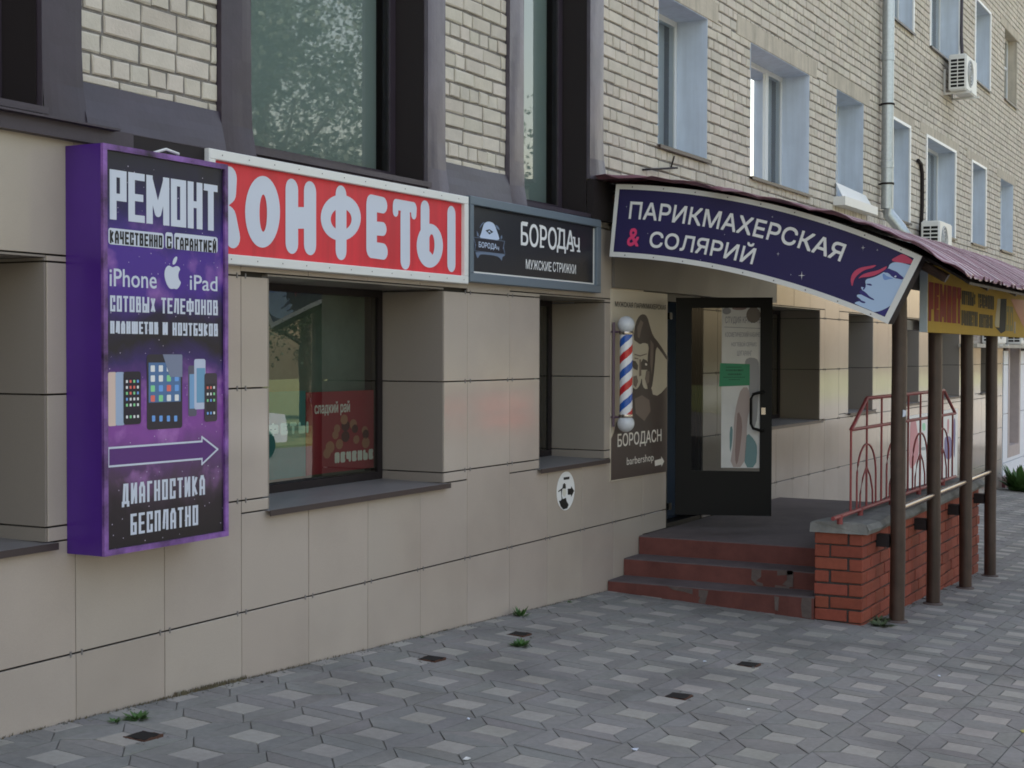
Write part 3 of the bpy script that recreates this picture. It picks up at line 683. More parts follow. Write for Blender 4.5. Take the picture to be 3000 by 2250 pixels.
for s_ in range(5):
    xs0, xs1 = NX0 + s_ * 1.14, NX0 + (s_ + 1) * 1.14 + .03; m = MB(); nx, nt = 72, 60; grid = []
    for i in range(nx + 1):
        x = xs0 + (xs1 - xs0) * i / nx; col = []
        for j in range(nt + 1):
            t = j / nt; y, z = prof(t)
            dent = .012 * (1 - (t * 8.7) % 1) + noise.noise(Vector((x * 1.3, t * 4, 5))) * .014 + noise.noise(Vector((x * 6, t * 9, 2))) * .005
            if j == nt: y += .03 * noise.noise(Vector((x * 7, 0, 9))); z += .022 * noise.noise(Vector((x * 9, 3, 9)))
            z += corr(x) + dent + .003 * s_
            if s_ == 0 and i < 4: z += (.020 * noise.noise(Vector((t * 17, 1, 4))) - .012 * (1 if (t * 9) % 1 < .45 else 0)) * (1 - i / 4); x += .03 * noise.noise(Vector((t * 11, 7, 4))) * (1 - i / 4)
            col.append((x, y, z))
        grid.append(col)
    for i in range(nx):
        for j in range(nt): m.face([grid[i][j], grid[i][j + 1], grid[i + 1][j + 1], grid[i + 1][j]])
    me = m.build('roof_sheet', M_roof, canopy, smooth=False)
    bm = bmesh.new(); bm.from_mesh(me.data); bmesh.ops.remove_doubles(bm, verts=bm.verts, dist=1e-5); bm.to_mesh(me.data); bm.free()
    me.data.polygons.foreach_set('use_smooth', [True] * len(me.data.polygons)); me.data.set_sharp_from_angle(angle=R(20))
    sm = me.modifiers.new('sheet', 'SOLIDIFY'); sm.thickness = .004; sm.offset = -1
m = MB(); nt = 24
for (dx0, dx1, dz, th) in ((5.88, 11.25, -.045, .02),):
    P = [(prof(j / nt * .97)[0], prof(j / nt * .97)[1] + dz) for j in range(nt + 1)]
    for (a, b), (c, d) in zip(P, P[1:]): m.prism([(dx0, a, b), (dx0, c, d), (dx0, c, d - th), (dx0, a, b - th)], (dx1 - dx0, 0, 0))
m.build('soffit', M_dark, canopy)
for xr in (5.92, 7.55, 8.9, 10.12):
    m = MB(); m.tube([(xr, prof(j / 16 * .9)[0], prof(j / 16 * .9)[1] - .12) for j in range(17)], .035, 8); m.build('rafter', M_post, canopy, smooth=True)
m = MB(); m.box(6.36, 10.4, -2.29, -2.20, 1.885, 1.96); m.build('purlin', mat('weathered_beam', (.30, .28, .26), .8, nscale=8, namp=.2), canopy)
m = MB(); m.box(5.90, 11.2, -2.34, -2.28, 2.20, 2.40); m.build('fascia', M_dark, canopy)
PX_ = [6.33, 7.577, 8.912, 10.13]
for i, x in enumerate(PX_):
    zf = gz(x, -2.245) - .03; m = MB(); zs = [zf + (2.55 - zf) * k / 14 for k in range(15)]
    m.tube([(x + .004 * math.sin(k * 1.3 + i), -2.245 + .003 * math.cos(k + i), z) for k, z in enumerate(zs)], .0575, 20)
    p = m.build('post', M_post, canopy, smooth=True)
    m = MB(); m.lathe([(.0576, 0), (.085, .0), (.08, .012), (.0576, .016)], (x, -2.245, gz(x, -2.245)), 18); m.build('footing_ring', M_patch, p)
    zb_ = .305 - .002 * i
    m = MB(); m.box(x - .045, x + .045, -2.19, -2.085, zb_ - .095, zb_); m.build('wall_bracket', M_dark, canopy)
    if i == 0:
        m = MB(); y0, z0 = -2.285, 1.246
        for k in range(3): m.prism([(x - .048 + .01 * k, -2.285 - .006 * k, z0 - .03 + .02 * k), (x - .03, -2.297 - .003 * k, z0 - .025), (x - .025, -2.3 - .003 * k, z0 + .02), (x - .045, -2.287, z0 + .025)], (-.004, -.004, 0))
        m.build('torn_sticker', P_white, p)
m = MB(); m.tube([(6.33, -2.245, .50), (10.12, -2.245, .528)], .0235, 14, rs=[.026, .026]); m.build('handrail', mat('brown_steel_rail', (.17, .12, .10), .22, metal=.7, nscale=20, namp=.3), canopy, smooth=True)

# ================================================================== SIGNS
# -- purple light box with the repair advertisement
YS = -.22; BX0, BX1, BZ0, BZ1 = -.055, .812, .778, 2.64
box = thing('lightbox_sign', 'purple light box advertising phone repair, tallest sign on the wall', 'sign', (.38, -.11, .78))
M_purple = mat('purple_vinyl', (.072, .018, .225), .3, nscale=2, namp=.15, spec=.5)
m = MB(); m.box(BX0, BX1, YS + .004, -.002, BZ0, BZ1); m.build('casing', M_purple, box)
fw = .026; fm = mat('frame_print', (.17, .075, .27), .3, nscale=7, namp=1.1)
for (a, b, c, d) in ((BX0, BX1, BZ1 - fw, BZ1), (BX0, BX1, BZ0, BZ0 + fw), (BX0, BX0 + fw, BZ0 + fw, BZ1 - fw), (BX1 - fw, BX1, BZ0 + fw, BZ1 - fw)):
    m = MB(); m.box(a, b, YS - .012, YS + .003, c, d); m.build('frame_strip', fm, box)
def galaxy():
    m = bpy.data.materials.new('galaxy_print'); m.use_nodes = True; nt = m.node_tree; N, L = nt.nodes, nt.links; p = N['Principled BSDF']; p.inputs['Roughness'].default_value = .33
    g = N.new('ShaderNodeNewGeometry'); sx = N.new('ShaderNodeSeparateXYZ'); L.new(g.outputs['Position'], sx.inputs[0])
    mr = N.new('ShaderNodeMapRange'); mr.inputs['From Min'].default_value = BZ0; mr.inputs['From Max'].default_value = BZ1; L.new(sx.outputs['Z'], mr.inputs[0])
    n = N.new('ShaderNodeTexNoise'); n.inputs['Scale'].default_value = 2.6; n.inputs['Detail'].default_value = 8; n.inputs['Roughness'].default_value = .6; n.inputs['Distortion'].default_value = .6; L.new(g.outputs['Position'], n.inputs['Vector'])
    a = N.new('ShaderNodeMath'); a.operation = 'MULTIPLY_ADD'; a.inputs[1].default_value = .22; L.new(n.outputs['Fac'], a.inputs[0]); sb = N.new('ShaderNodeMath'); sb.operation = 'SUBTRACT'; sb.inputs[1].default_value = .11
    L.new(mr.outputs[0], sb.inputs[0]); L.new(sb.outputs[0], a.inputs[2])
    cr = N.new('ShaderNodeValToRGB'); L.new(a.outputs[0], cr.inputs[0]); e = cr.color_ramp.elements
    stops = [(0., (10, 8, 16)), (.10, (24, 16, 30)), (.16, (62, 44, 66)), (.22, (86, 52, 104)), (.31, (124, 62, 146)), (.38, (112, 56, 140)), (.46, (42, 24, 92)), (.52, (14, 12, 28)), (.58, (22, 16, 50)), (.66, (64, 32, 130)), (.76, (66, 34, 134)), (.84, (36, 24, 92)), (.93, (20, 16, 46)), (1., (14, 12, 26))]
    e[0].position, e[0].color = stops[0][0], (*ink(stops[0][1], 1.1), 1); e[1].position, e[1].color = stops[-1][0], (*ink(stops[-1][1], 1.1), 1)
    for q, c in stops[1:-1]: x = e.new(q); x.color = (*ink(c, 1.15), 1)
    n2 = N.new('ShaderNodeTexNoise'); n2.inputs['Scale'].default_value = 5.; n2.inputs['Detail'].default_value = 9; L.new(g.outputs['Position'], n2.inputs['Vector'])
    r2 = N.new('ShaderNodeMapRange'); r2.inputs['From Min'].default_value = .53; r2.inputs['From Max'].default_value = .75; L.new(n2.outputs['Fac'], r2.inputs[0])
    mx = N.new('ShaderNodeMix'); mx.data_type = 'RGBA'; mx.inputs['B'].default_value = (*lin((190, 130, 205)), 1); L.new(r2.outputs[0], mx.inputs['Factor']); L.new(cr.outputs[0], mx.inputs['A'])
    mm_ = N.new('ShaderNodeMix'); mm_.data_type = 'RGBA'; mm_.blend_type = 'MIX'
    sp = N.new('ShaderNodeMapRange'); sp.inputs['From Min'].default_value = .02; sp.inputs['From Max'].default_value = .06; L.new(cr.outputs[0], sp.inputs[0])
    L.new(sp.outputs[0], mm_.inputs['Factor']); L.new(cr.outputs[0], mm_.inputs['A']); L.new(mx.outputs['Result'], mm_.inputs['B'])
    vo = N.new('ShaderNodeTexVoronoi'); vo.inputs['Scale'].default_value = 26; L.new(g.outputs['Position'], vo.inputs['Vector'])
    st = N.new('ShaderNodeMath'); st.operation = 'LESS_THAN'; st.inputs[1].default_value = .075; L.new(vo.outputs['Distance'], st.inputs[0])
    m3 = N.new('ShaderNodeMix'); m3.data_type = 'RGBA'; m3.inputs['B'].default_value = (.5, .45, .6, 1); L.new(st.outputs[0], m3.inputs['Factor']); L.new(mm_.outputs['Result'], m3.inputs['A'])
    L.new(m3.outputs['Result'], p.inputs['Base Color']); return m
m = MB(); mp = pY(YS); poly(m, [(BX0 + fw, BZ0 + fw), (BX1 - fw, BZ0 + fw), (BX1 - fw, BZ1 - fw), (BX0 + fw, BZ1 - fw)], mp, .0); m.build('printed_face', galaxy(), box)
def F1(u, v): return FY(u, v, YS)
lx0, lx1 = F1(321, 600)[0], F1(637, 600)[0]
z_ = lambda u, v: F1(u, v)[1]
m = MB(); strokes(m, 'РЕМОНТ', lx0, F1(637, 560)[0], z_(321, 642), z_(321, 495), .0215, mp, .10, o=.0010, tv=.0165); m.build('lettering', P_white, box)
zq = lambda u, v: z_(u, v); m = MB()
for k, (ua, ub) in enumerate(((317, 479), (484, 506), (510, 637))):
    va = lambda u: 670 + (u - 319) * .0775; xa_, xb_ = F1(ua, 690)[0], F1(ub, 690)[0]
    poly(m, rrect(xa_, xb_, z_(ua, va(ua) + 45), z_(ua, va(ua) - 3), .014), mp, .0008)
m.build('lettering_outline', P_white, box)
m = MB(); z0, z1 = z_(321, 712), z_(321, 674)
strokes(m, 'КАЧЕСТВЕННО', F1(321, 690)[0], F1(475, 690)[0], z0, z1, .0052, mp, .26, o=.0016, tv=.0055); strokes(m, 'С', F1(488, 690)[0], F1(502, 690)[0], z0, z1, .0052, mp, .26, o=.0016, tv=.0055); strokes(m, 'ГАРАНТИЕЙ', F1(514, 690)[0], F1(633, 690)[0], z0, z1, .0052, mp, .26, o=.0016, tv=.0055); m.build('lettering', P_black, box)
m = MB(); text(m, 'iPhone', mp, F1(321, 800)[0], F1(458, 800)[0], z_(321, 838), z_(321, 786), .008, o=.0010); text(m, 'iPad', mp, F1(556, 800)[0], F1(636, 800)[0], z_(556, 849), z_(556, 805), .008, o=.0010); m.build('lettering', P_white, box)
m = MB(); ax0, ax1 = F1(481, 800)[0], F1(530, 800)[0]; az0, az1 = z_(505, 847), z_(505, 778); cx = (ax0 + ax1) / 2; hw = (ax1 - ax0) / 2; hh = (az1 - az0)
AP_ = [(0, .02), (-.22, 0), (-.45, .06), (-.72, .28), (-.93, .62), (-1, .92), (-.93, 1.2), (-.72, 1.42), (-.42, 1.5), (-.12, 1.4), (0, 1.38), (.14, 1.41), (.45, 1.5), (.72, 1.46), (.92, 1.3), (.76, 1.16), (.66, .97), (.68, .76), (.82, .57), (1., .48), (.86, .25), (.62, .06), (.42, 0), (.2, .04)]
def smooth_loop(L, k=3):
    for _ in range(k): L = [q for a, b in zip(L, L[1:] + L[:1]) for q in ((a[0] * .75 + b[0] * .25, a[1] * .75 + b[1] * .25), (a[0] * .25 + b[0] * .75, a[1] * .25 + b[1] * .75))]
    return L
AP = smooth_loop(AP_)
poly(m, [(cx + a * hw, az0 + b / 1.5 * hh) for a, b in AP], mp, .0010); poly(m, [(cx + a * hw, az0 + b / 1.5 * hh) for a, b in smooth_loop([(-.04, 1.54), (.02, 1.84), (.26, 2.06), (.56, 2.12), (.52, 1.86), (.28, 1.60)])], mp, .0010)
m.build('apple_logo', P_white, box)
def line_(*a, **k):
    m = MB(); strokes(m, *a, **k); m.build('lettering', P_white, box)

line_('СОТОВЫХ', lx0, F1(455, 900)[0], z_(321, 912), z_(321, 865), .0066, mp, .28, o=.0010, tv=.0052)
line_('ТЕЛЕФОНОВ', F1(472, 900)[0], lx1, z_(472, 918), z_(472, 872), .0068, mp, .26, o=.0010, tv=.0052)

line_('ПЛАНШЕТОВ', lx0, F1(463, 960)[0], z_(321, 977), z_(321, 940), .0066, mp, .26, o=.0010, tv=.0048)
line_('И', F1(476, 960)[0], F1(491, 960)[0], z_(480, 981), z_(480, 944), .0082, mp, .3, o=.0010)
line_('НОУТБУКОВ', F1(505, 960)[0], lx1, z_(505, 983), z_(505, 945), .0066, mp, .26, o=.0010, tv=.0048)

line_('ДИАГНОСТИКА', F1(357, 1450)[0], F1(600, 1450)[0], z_(357, 1480), z_(357, 1418), .0080, mp, .32, o=.0010, tv=.0062)
line_('БЕСПЛАТНО', F1(382, 1540)[0], F1(580, 1540)[0], z_(382, 1568), z_(382, 1506), .0080, mp, .32, o=.0010, tv=.0062)

# arrow outline
qa = lambda x, y: F1(280 + x / 4.147, 950 + y / 4.147)
arrow = [F1(*p) for p in [(317, 1313), (591, 1293), (591, 1280), (637, 1316), (591, 1360), (591, 1344), (317, 1367)]]
m = MB(); poly(m, arrow, mp, .0008); m.build('arrow_fill', flat('arrow', (70, 38, 92)), box)
m = MB()
for i, a in enumerate(arrow):
    b = arrow[(i + 1) % 7]; dx, dz = b[0] - a[0], b[1] - a[1]; l = math.hypot(dx, dz); dx, dz = dx / l * .0045, dz / l * .0045
    poly(m, [(a[0] - dx - dz, a[1] - dz + dx), (a[0] - dx + dz, a[1] - dz - dx), (b[0] + dx + dz, b[1] + dz - dx), (b[0] + dx - dz, b[1] + dz + dx)], mp, .0012 + .0001 * i)
m.build('arrow_outline', P_white, box)
# printed phones and tablet
def dev(x0, y0, x1, y1, body, screen=None, sm=(.05, .12, .05, .12), icons=0, r=.010, o=.0010, name='printed_device'):
    a, b = qa(x0, y1), qa(x1, y0); m = MB(); X0, Z0_, X1, Z1_ = a[0], a[1], b[0], b[1]
    m.mi = 0; poly(m, rrect(X0, X1, Z0_, Z1_, r), mp, o)
    mats = [body]
    if screen:
        mats += [screen, flat('icon_a', (200, 205, 210)), flat('icon_b', (110, 170, 120)), flat('icon_c', (90, 130, 190)), flat('icon_d', (190, 90, 80))]; m.mi = 1
        sx0, sx1, sz0, sz1 = X0 + (X1 - X0) * sm[0], X1 - (X1 - X0) * sm[2], Z0_ + (Z1_ - Z0_) * sm[1], Z1_ - (Z1_ - Z0_) * sm[3]
        poly(m, [(sx0, sz0), (sx1, sz0), (sx1, sz1), (sx0, sz1)], mp, o + .0004)
        if icons:
            cols, rows = icons; rr = random.Random(int(x0))
            for c in range(cols):
                for r_ in range(rows):
                    if r_ == rows - 2 and rows > 4: continue
                    ix, iz = sx0 + (sx1 - sx0) * (c + .5) / cols, sz1 - (sz1 - sz0) * (r_ + .6) / rows; s = (sx1 - sx0) / cols * .26
                    m.mi = rr.choice([2, 2, 2, 3, 4, 5]); poly(m, rrect(ix - s, ix + s, iz - s * 1.05, iz + s * 1.05, s * .3), mp, o + .0008)
    m.build(name, mats, box)
dev(152, 580, 250, 1240, flat('gold', (172, 152, 142)), name='printed_phone'); dev(242, 580, 345, 1232, flat('silver', (126, 140, 162)), o=.00165, name='printed_phone')
dev(335, 572, 545, 1222, flat('slate', (34, 30, 36)), flat('scr', (30, 24, 36)), (.08, .1, .08, .12), (4, 7), .014, o=.0030, name='printed_phone')
dev(622, 365, 1050, 1285, flat('tabdark', (40, 36, 42)), flat('tabscr', (66, 92, 128)), (.05, .36, .05, .11), (4, 4), .015, o=.0010, name='printed_tablet')
m = MB(); poly(m, [qa(812, 365), qa(1040, 367), qa(1050, 380), qa(1050, 640), qa(900, 640)], mp, .0022); m.build('tablet_gloss', flat('gloss', (98, 104, 122)), box)
m = MB()
for i, u in enumerate((700, 790, 880, 968)): c = qa(u, 1145); poly(m, rrect(c[0] - .011, c[0] + .011, c[1] - .014, c[1] + .014, .004), mp, .0026)
m.build('tablet_icons', flat('icon_c', (90, 130, 190)), box)
dev(1125, 500, 1225, 1120, flat('greyphone', (74, 72, 84)), flat('scr2', (96, 128, 160)), (.15, .15, .1, .17), r=.012, o=.0010, name='printed_phone')
dev(1196, 422, 1332, 1035, flat('whitephone', (150, 156, 172)), flat('scr3', (88, 126, 152)), (.2, .13, .04, .18), r=.012, o=.00165, name='printed_phone')
dev(1318, 592, 1470, 1185, flat('darkphone', (52, 46, 52)), flat('scr4', (40, 36, 40)), (.12, .12, .12, .22), (3, 5), .014, o=.0030, name='printed_phone')
m = MB(); m.tube([(.36, -.12, 2.645), (.46, -.14, 2.68), (.56, -.13, 2.67), (.6, -.08, 2.65)], .007, 6); m.build('cable_loop', M_white, box, smooth=True)

# -- red sweets banner in a white frame
kf = thing('sweets_sign', 'red sign with fat white letters in a white frame, right of the purple light box', 'sign', (2.2, -.03, 2.15))
KX0, KX1, KZ0, KZ1 = .872, 3.506, 2.160, 2.742; fr_ = .052
m = MB(); m.box(KX0 + .03, KX1 - .03, -.035, -.003, KZ0 + .03, KZ1 - .03); m.build('banner', P_bred, kf)
for (a, b, c, d) in ((KX0, KX1, KZ1 - fr_, KZ1), (KX0, KX1, KZ0, KZ0 + fr_), (KX0, KX0 + fr_, KZ0 + fr_, KZ1 - fr_), (KX1 - fr_, KX1, KZ0 + fr_, KZ1 - fr_)):
    m = MB(); m.bevbox(a, b, -.062, -.003, c, d, .004); m.build('frame_strip', M_white, kf)
m = MB()
for k in range(12):
    sx = KX0 + .1 + k * .218; m.lathe([(.0001, 0), (.006, 0)], (0, 0, 0), 8) if False else None
    poly(m, ell(sx, KZ1 - .026, .004, .004, 8), pY(-.064)); poly(m, ell(sx + .07, KZ0 + .026, .004, .004, 8), pY(-.064))
m.build('screw', M_trim, kf, kind='stuff')
K = pY(-.0365); K2 = lambda x, y: FY(650 + x / 2.212, 0 + y / 2.212, -.0365)
m = MB()
kink = Ink()
def blob(pts, r):
    P = [K2(*p) for p in pts]; t = r
    for (a, b), (c_, d) in zip(P, P[1:]):
        dx, dz = c_ - a, d - b; l = math.hypot(dx, dz) or 1; nx, nz = -dz / l * t, dx / l * t
        kink.add([(a + nx, b + nz), (a - nx, b - nz), (c_ - nx, d - nz), (c_ + nx, d + nz)])
    for q in P: kink.add(ell(q[0], q[1], t, t, 18))
def ring(x0, y0, x1, y1, hx0, hy0, hx1, hy1, n=40):
    O = [((x0 + x1) / 2 + (x1 - x0) / 2 * math.cos(2 * math.pi * i / n), (y0 + y1) / 2 + (y1 - y0) / 2 * math.sin(2 * math.pi * i / n)) for i in range(n)]
    I = [((hx0 + hx1) / 2 + (hx1 - hx0) / 2 * math.cos(2 * math.pi * i / n), (hy0 + hy1) / 2 + (hy1 - hy0) / 2 * math.sin(2 * math.pi * i / n)) for i in range(n)]
    for i in range(n): k = (i + 1) % n; kink.add([K2(*O[i]), K2(*O[k]), K2(*I[k]), K2(*I[i])])
# К (mostly behind the light box), О, Н, Ф, Е, Т, Ы traced in their places
blob([(-105, 1120), (-105, 1515)], .058); blob([(50, 1150), (45, 1245), (-60, 1330)], .058); blob([(-60, 1340), (45, 1410), (70, 1535)], .060)
ring(150, 1140, 376, 1605, 243, 1260, 292, 1502)
blob([(453, 1225), (453, 1578)], .0575); blob([(571, 1240), (571, 1588)], .0575); blob([(460, 1412), (565, 1412)], .06)
ring(640, 1262, 900, 1560, 705, 1350, 840, 1492); blob([(772, 1262), (772, 1625)], .0545)
blob([(970, 1330), (970, 1612)], .057); blob([(968, 1314), (1042, 1330)], .050); blob([(968, 1478), (1042, 1484)], .042); blob([(968, 1618), (1045, 1630)], .050)
blob([(1128, 1325), (1242, 1345)], .034); blob([(1125, 1335), (1125, 1372)], .031); blob([(1245, 1350), (1243, 1390)], .031); blob([(1188, 1390), (1188, 1690)], .055)
blob([(1316, 1352), (1316, 1655)], .053); ring(1262, 1450, 1432, 1735, 1340, 1518, 1377, 1655); blob([(1318, 1655), (1345, 1685)], .050)
blob([(1487, 1385), (1487, 1712)], .052)
kink.put(m, K, .0006); m.build('lettering', P_white, kf)

# -- black barber sign
bs = thing('barber_sign', 'black sign with a bearded-head emblem and white serif letters in a grey frame', 'sign', (4.55, -.03, 2.18))
SX0, SX1, SZ0, SZ1 = 3.522, 5.588, 2.176, 2.752; M_sf = mat('grey_blue_frame', (.13, .165, .20), .5); M_sb = mat('black_banner', (.016, .017, .023), .38, bump=.25, bscale=3.)
m = MB(); m.box(SX0 + .03, SX1 - .03, -.04, -.003, SZ0 + .03, SZ1 - .03); m.build('banner', M_sb, bs)
for (a, b, c, d) in ((SX0, SX1, SZ1 - .058, SZ1), (SX0, SX1, SZ0, SZ0 + .06), (SX0, SX0 + .045, SZ0 + .06, SZ1 - .058), (SX1 - .075, SX1, SZ0 + .06, SZ1 - .058)):
    m = MB(); m.bevbox(a, b, -.068, -.003, c, d, .004); m.build('frame_strip', M_sf, bs)
m = MB(); m.box(SX1 - .092, SX1 - .082, -.046, -.04, SZ0 + .075, SZ1 - .07); m.box(SX0 + .045, SX1 - .083, -.046, -.04, SZ0 + .064, SZ0 + .074); m.build('white_edge', M_white, bs)
B5 = lambda x, y: FY(1370 + x / 5.53, 600 + y / 5.53, -.041); BP = pY(-.041)
m = MB(); a, b = B5(862, 640), B5(862, 285)
def serif(mb, txt, x0, x1, z0, z1, o=.0012, off=.012): text(mb, txt, BP, x0, x1, z0, z1, off, 0, o)
serif(m, 'БОРО', B5(865, 0)[0], B5(1440, 0)[0], B5(1000, 672)[1], B5(1000, 305)[1]); serif(m, 'ДА', B5(1448, 0)[0], B5(1722, 0)[0], B5(1500, 775)[1], B5(1500, 390)[1]); serif(m, 'ч', B5(1722, 0)[0], B5(1812, 0)[0], B5(1760, 755)[1], B5(1760, 530)[1])
for cxp, y, w in ((905, 640, 40), (1200, 678, 35), (1480, 388, 30), (925, 292, 48), (1190, 345, 30), (1795, 752, 28), (1720, 535, 22), (1690, 742, 30)):
    c = B5(cxp, y); ww = abs(B5(cxp + w, y)[0] - c[0]); poly(m, [(c[0] - ww, c[1] - .007), (c[0] + ww, c[1] - .007), (c[0] + ww, c[1] + .007), (c[0] - ww, c[1] + .007)], BP, .0018)
text(m, 'МУЖСКИЕ', BP, B5(945, 0)[0], B5(1358, 0)[0], B5(1150, 1060)[1], B5(1150, 905)[1], .006, 0, .0012); text(m, 'СТРИЖКИ', BP, B5(1382, 0)[0], B5(1755, 0)[0], B5(1560, 1102)[1], B5(1560, 948)[1], .006, 0, .0012)
m.build('lettering', flat('silverw', (198, 206, 218)), bs)
m = MB()
def pe(L):
    ik = Ink(); ik.add(smooth_loop([B5(*p) for p in L], 2) if len(L) > 4 else [B5(*p) for p in L]); ik.put(m, BP, oo)
oo = .001; m.mi = 0
pe([(180, 545), (215, 470), (250, 340), (270, 295), (330, 268), (400, 285), (440, 330), (470, 420), (500, 500), (520, 585)])
m.mi = 1; pe([(190, 370), (235, 290), (280, 275), (230, 330), (200, 380)]); pe([(450, 320), (490, 345), (525, 415), (490, 400), (455, 360)]); pe([(145, 420), (175, 470), (180, 520), (150, 500)]); pe([(555, 485), (560, 540), (535, 570), (530, 520)])
pe([(110, 755), (600, 800), (600, 830), (560, 840), (555, 920), (520, 860), (460, 825), (240, 800), (190, 810), (160, 880), (135, 800)])
m.mi = 2; oo = .0016; pe([(90, 520), (600, 590), (575, 680), (600, 800), (110, 745), (130, 650)])
m.mi = 3; oo = .0016; pe([(285, 415), (350, 395), (415, 440), (350, 480)]); m.mi = 0; oo = .0022; pe([(320, 450), (348, 410), (378, 465), (348, 440)])
oo = .0024; m.mi = 1
pe([(92, 520), (600, 588), (602, 596), (92, 528)]); pe([(110, 742), (602, 800), (602, 808), (110, 750)]); pe([(92, 520), (132, 650), (112, 745), (104, 745), (122, 650), (84, 520)]); pe([(602, 590), (578, 680), (604, 800), (596, 800), (568, 680), (592, 590)])
pe([(118, 630), (138, 650), (120, 672)]); pe([(565, 680), (582, 700), (568, 722)])
m.mi = 0; text(m, 'БОРОДА', BP, B5(178, 0)[0], B5(468, 0)[0], B5(320, 722)[1], B5(320, 615)[1], .012, 0, .0026); text(m, 'ч', BP, B5(475, 0)[0], B5(503, 0)[0], B5(490, 738)[1], B5(490, 678)[1], .012, 0, .0026)
m.build('emblem', [flat('emb1', (150, 162, 184)), flat('emb2', (84, 96, 116)), flat('emb3', (24, 22, 30)), flat('emb4', (30, 34, 44))], bs)
m = MB(); pts = [(150, 20), (400, 80), (700, 140), (1000, 190), (1300, 225), (1600, 262)]
m.tube([(B5(x, y)[0], -.0415, B5(x, y)[1]) for x, y in pts], .004, 6, rs=[.002, .004, .006, .006, .004, .002]); m.build('banner_fold', M_sb, bs)

# -- arched hairdresser sign at the end of the canopy
XA = 5.72; arch = thing('arched_sign', 'dark blue arched hairdresser sign with a pale woman face, end of the canopy', 'sign', (5.8, -1.3, 1.95))
def topc(s): y = -.1394 + (-2.555 + .1394) * s; return (y, -3.3911 + math.sqrt(6.452 ** 2 - (y - .2868) ** 2))
def botc(s): y = -.083 + (-2.312 + .083) * s; return (y, -3.9823 + math.sqrt(6.467 ** 2 - (y - .3393) ** 2))
def arcp(s, t): a, b = topc(s), botc(s); return (b[0] + (a[0] - b[0]) * t, b[1] + (a[1] - b[1]) * t)
def amap(s, t, o=0.): p = arcp(s, t); return (XA - .002 - o, p[0], p[1])
amap_ref[0] = amap
m = MB(); n = 40
for k in range(n):
    a, b = k / n, (k + 1) / n; q = [(XA,) + arcp(a, 0), (XA,) + arcp(b, 0), (XA,) + arcp(b, 1), (XA,) + arcp(a, 1)]; m.mi = 0; m.face(q)
    m.mi = 1; w = [(p[0] + .15, p[1], p[2]) for p in q]; m.face(w); m.face([q[0], q[1], w[1], w[0]]); m.face([q[3], q[2], w[2], w[3]])
    if k == 0: m.face([q[0], q[3], w[3], w[0]])
    if k == n - 1: m.face([q[1], q[2], w[2], w[1]])
m.build('panel', [P_navy, M_dark], arch)
m = MB(); e0, e1 = .07, .012
def astrip(s0, s1, t0, t1, nn=40):
    for k in range(nn):
        a, b = s0 + (s1 - s0) * k / nn, s0 + (s1 - s0) * (k + 1) / nn
        q = [amap(a, t0, .008), amap(b, t0, .008), amap(b, t1, .008), amap(a, t1, .008)]; w = [(p[0] + .012, p[1], p[2]) for p in q]
        m.face(q); m.face([q[0], q[1], w[1], w[0]]); m.face([q[3], q[2], w[2], w[3]])
astrip(0, 1, 0, .068); astrip(0, 1, .932, 1); astrip(0, .014, .068, .932, 1); astrip(.982, 1, .068, .932, 1); m.build('frame', M_white, arch)
m = MB(); 
for k in range(9):
    for t in (.03, .966): c = (.06 + k * .11, t); poly(m, [(c[0] + .0022 * math.cos(a * .8), c[1] + .009 * math.sin(a * .8)) for a in range(8)], amap, .010)
m.build('screw', M_trim, arch, kind='stuff')
AW = flat('arcw', (212, 218, 232))
m = MB(); text(m, 'ПАРИКМАХЕРСКАЯ', amap, .058, .79, .535, .765, .014, 0, .002); m.build('lettering', AW, arch)
m = MB(); text(m, 'СОЛЯРИЙ', amap, .146, .523, .17, .435, .014, 0, .002); m.build('lettering', AW, arch)
m = MB(); text(m, '&', amap, .062, .106, .165, .40, .014, 0, .002); m.build('ampersand', flat('pinkred', (178, 52, 92)), arch)
A7 = lambda x, y, sc=6.32, ou=2400, ov=780: FX(ou + x / sc, ov + y / sc, XA - .003)
def AM(L, o, f=A7):
    ik = Ink(); ik.add(smooth_loop([f(*p) for p in L], 2)); ik.put(m, pX(XA - .002), o)
m = MB(); m.mi = 0
AM([(1010, 852), (960, 820), (770, 745), (655, 690), (660, 672), (700, 655), (790, 640), (740, 590), (695, 560), (700, 525), (780, 520), (860, 560), (800, 440), (775, 410), (780, 375), (840, 400), (870, 345), (850, 290), (870, 240), (950, 220), (1050, 190), (1180, 120), (1280, 40), (1300, -40), (1420, -90), (1735, -10), (1722, 25), (1420, 640), (1340, 715), (1250, 775), (1130, 830)], .001)
m.mi = 1; AM([(610, 400), (580, 260), (600, 160), (660, 80), (760, 25), (900, 0), (1080, -30), (1000, 30), (860, 60), (760, 120), (680, 190), (640, 260)], .0016); AM([(710, 235), (800, 150), (930, 110), (1080, 80), (1200, 20), (1260, -10), (1240, 50), (1130, 120), (1010, 180), (880, 200), (790, 205)], .0022)
AM([(1300, -100), (1450, -190), (1560, -240), (1760, -90), (1740, -40), (1560, -55)], .0016)
m.mi = 2; AM([(1180, 105), (1275, 30), (1340, 65), (1440, 100), (1500, 160), (1575, 215), (1540, 250), (1480, 235), (1370, 215), (1280, 120), (1230, 120)], .0022)
AM([(740, 455), (800, 440), (880, 500), (930, 560), (1020, 610), (1015, 635), (930, 600), (820, 545), (750, 510)], .0016); AM([(700, 590), (790, 640), (860, 660), (850, 685), (790, 680), (735, 640)], .0016); AM([(860, 325), (960, 320), (985, 365), (900, 350)], .0016); AM([(800, 420), (870, 350), (850, 410), (820, 440)], .0022)
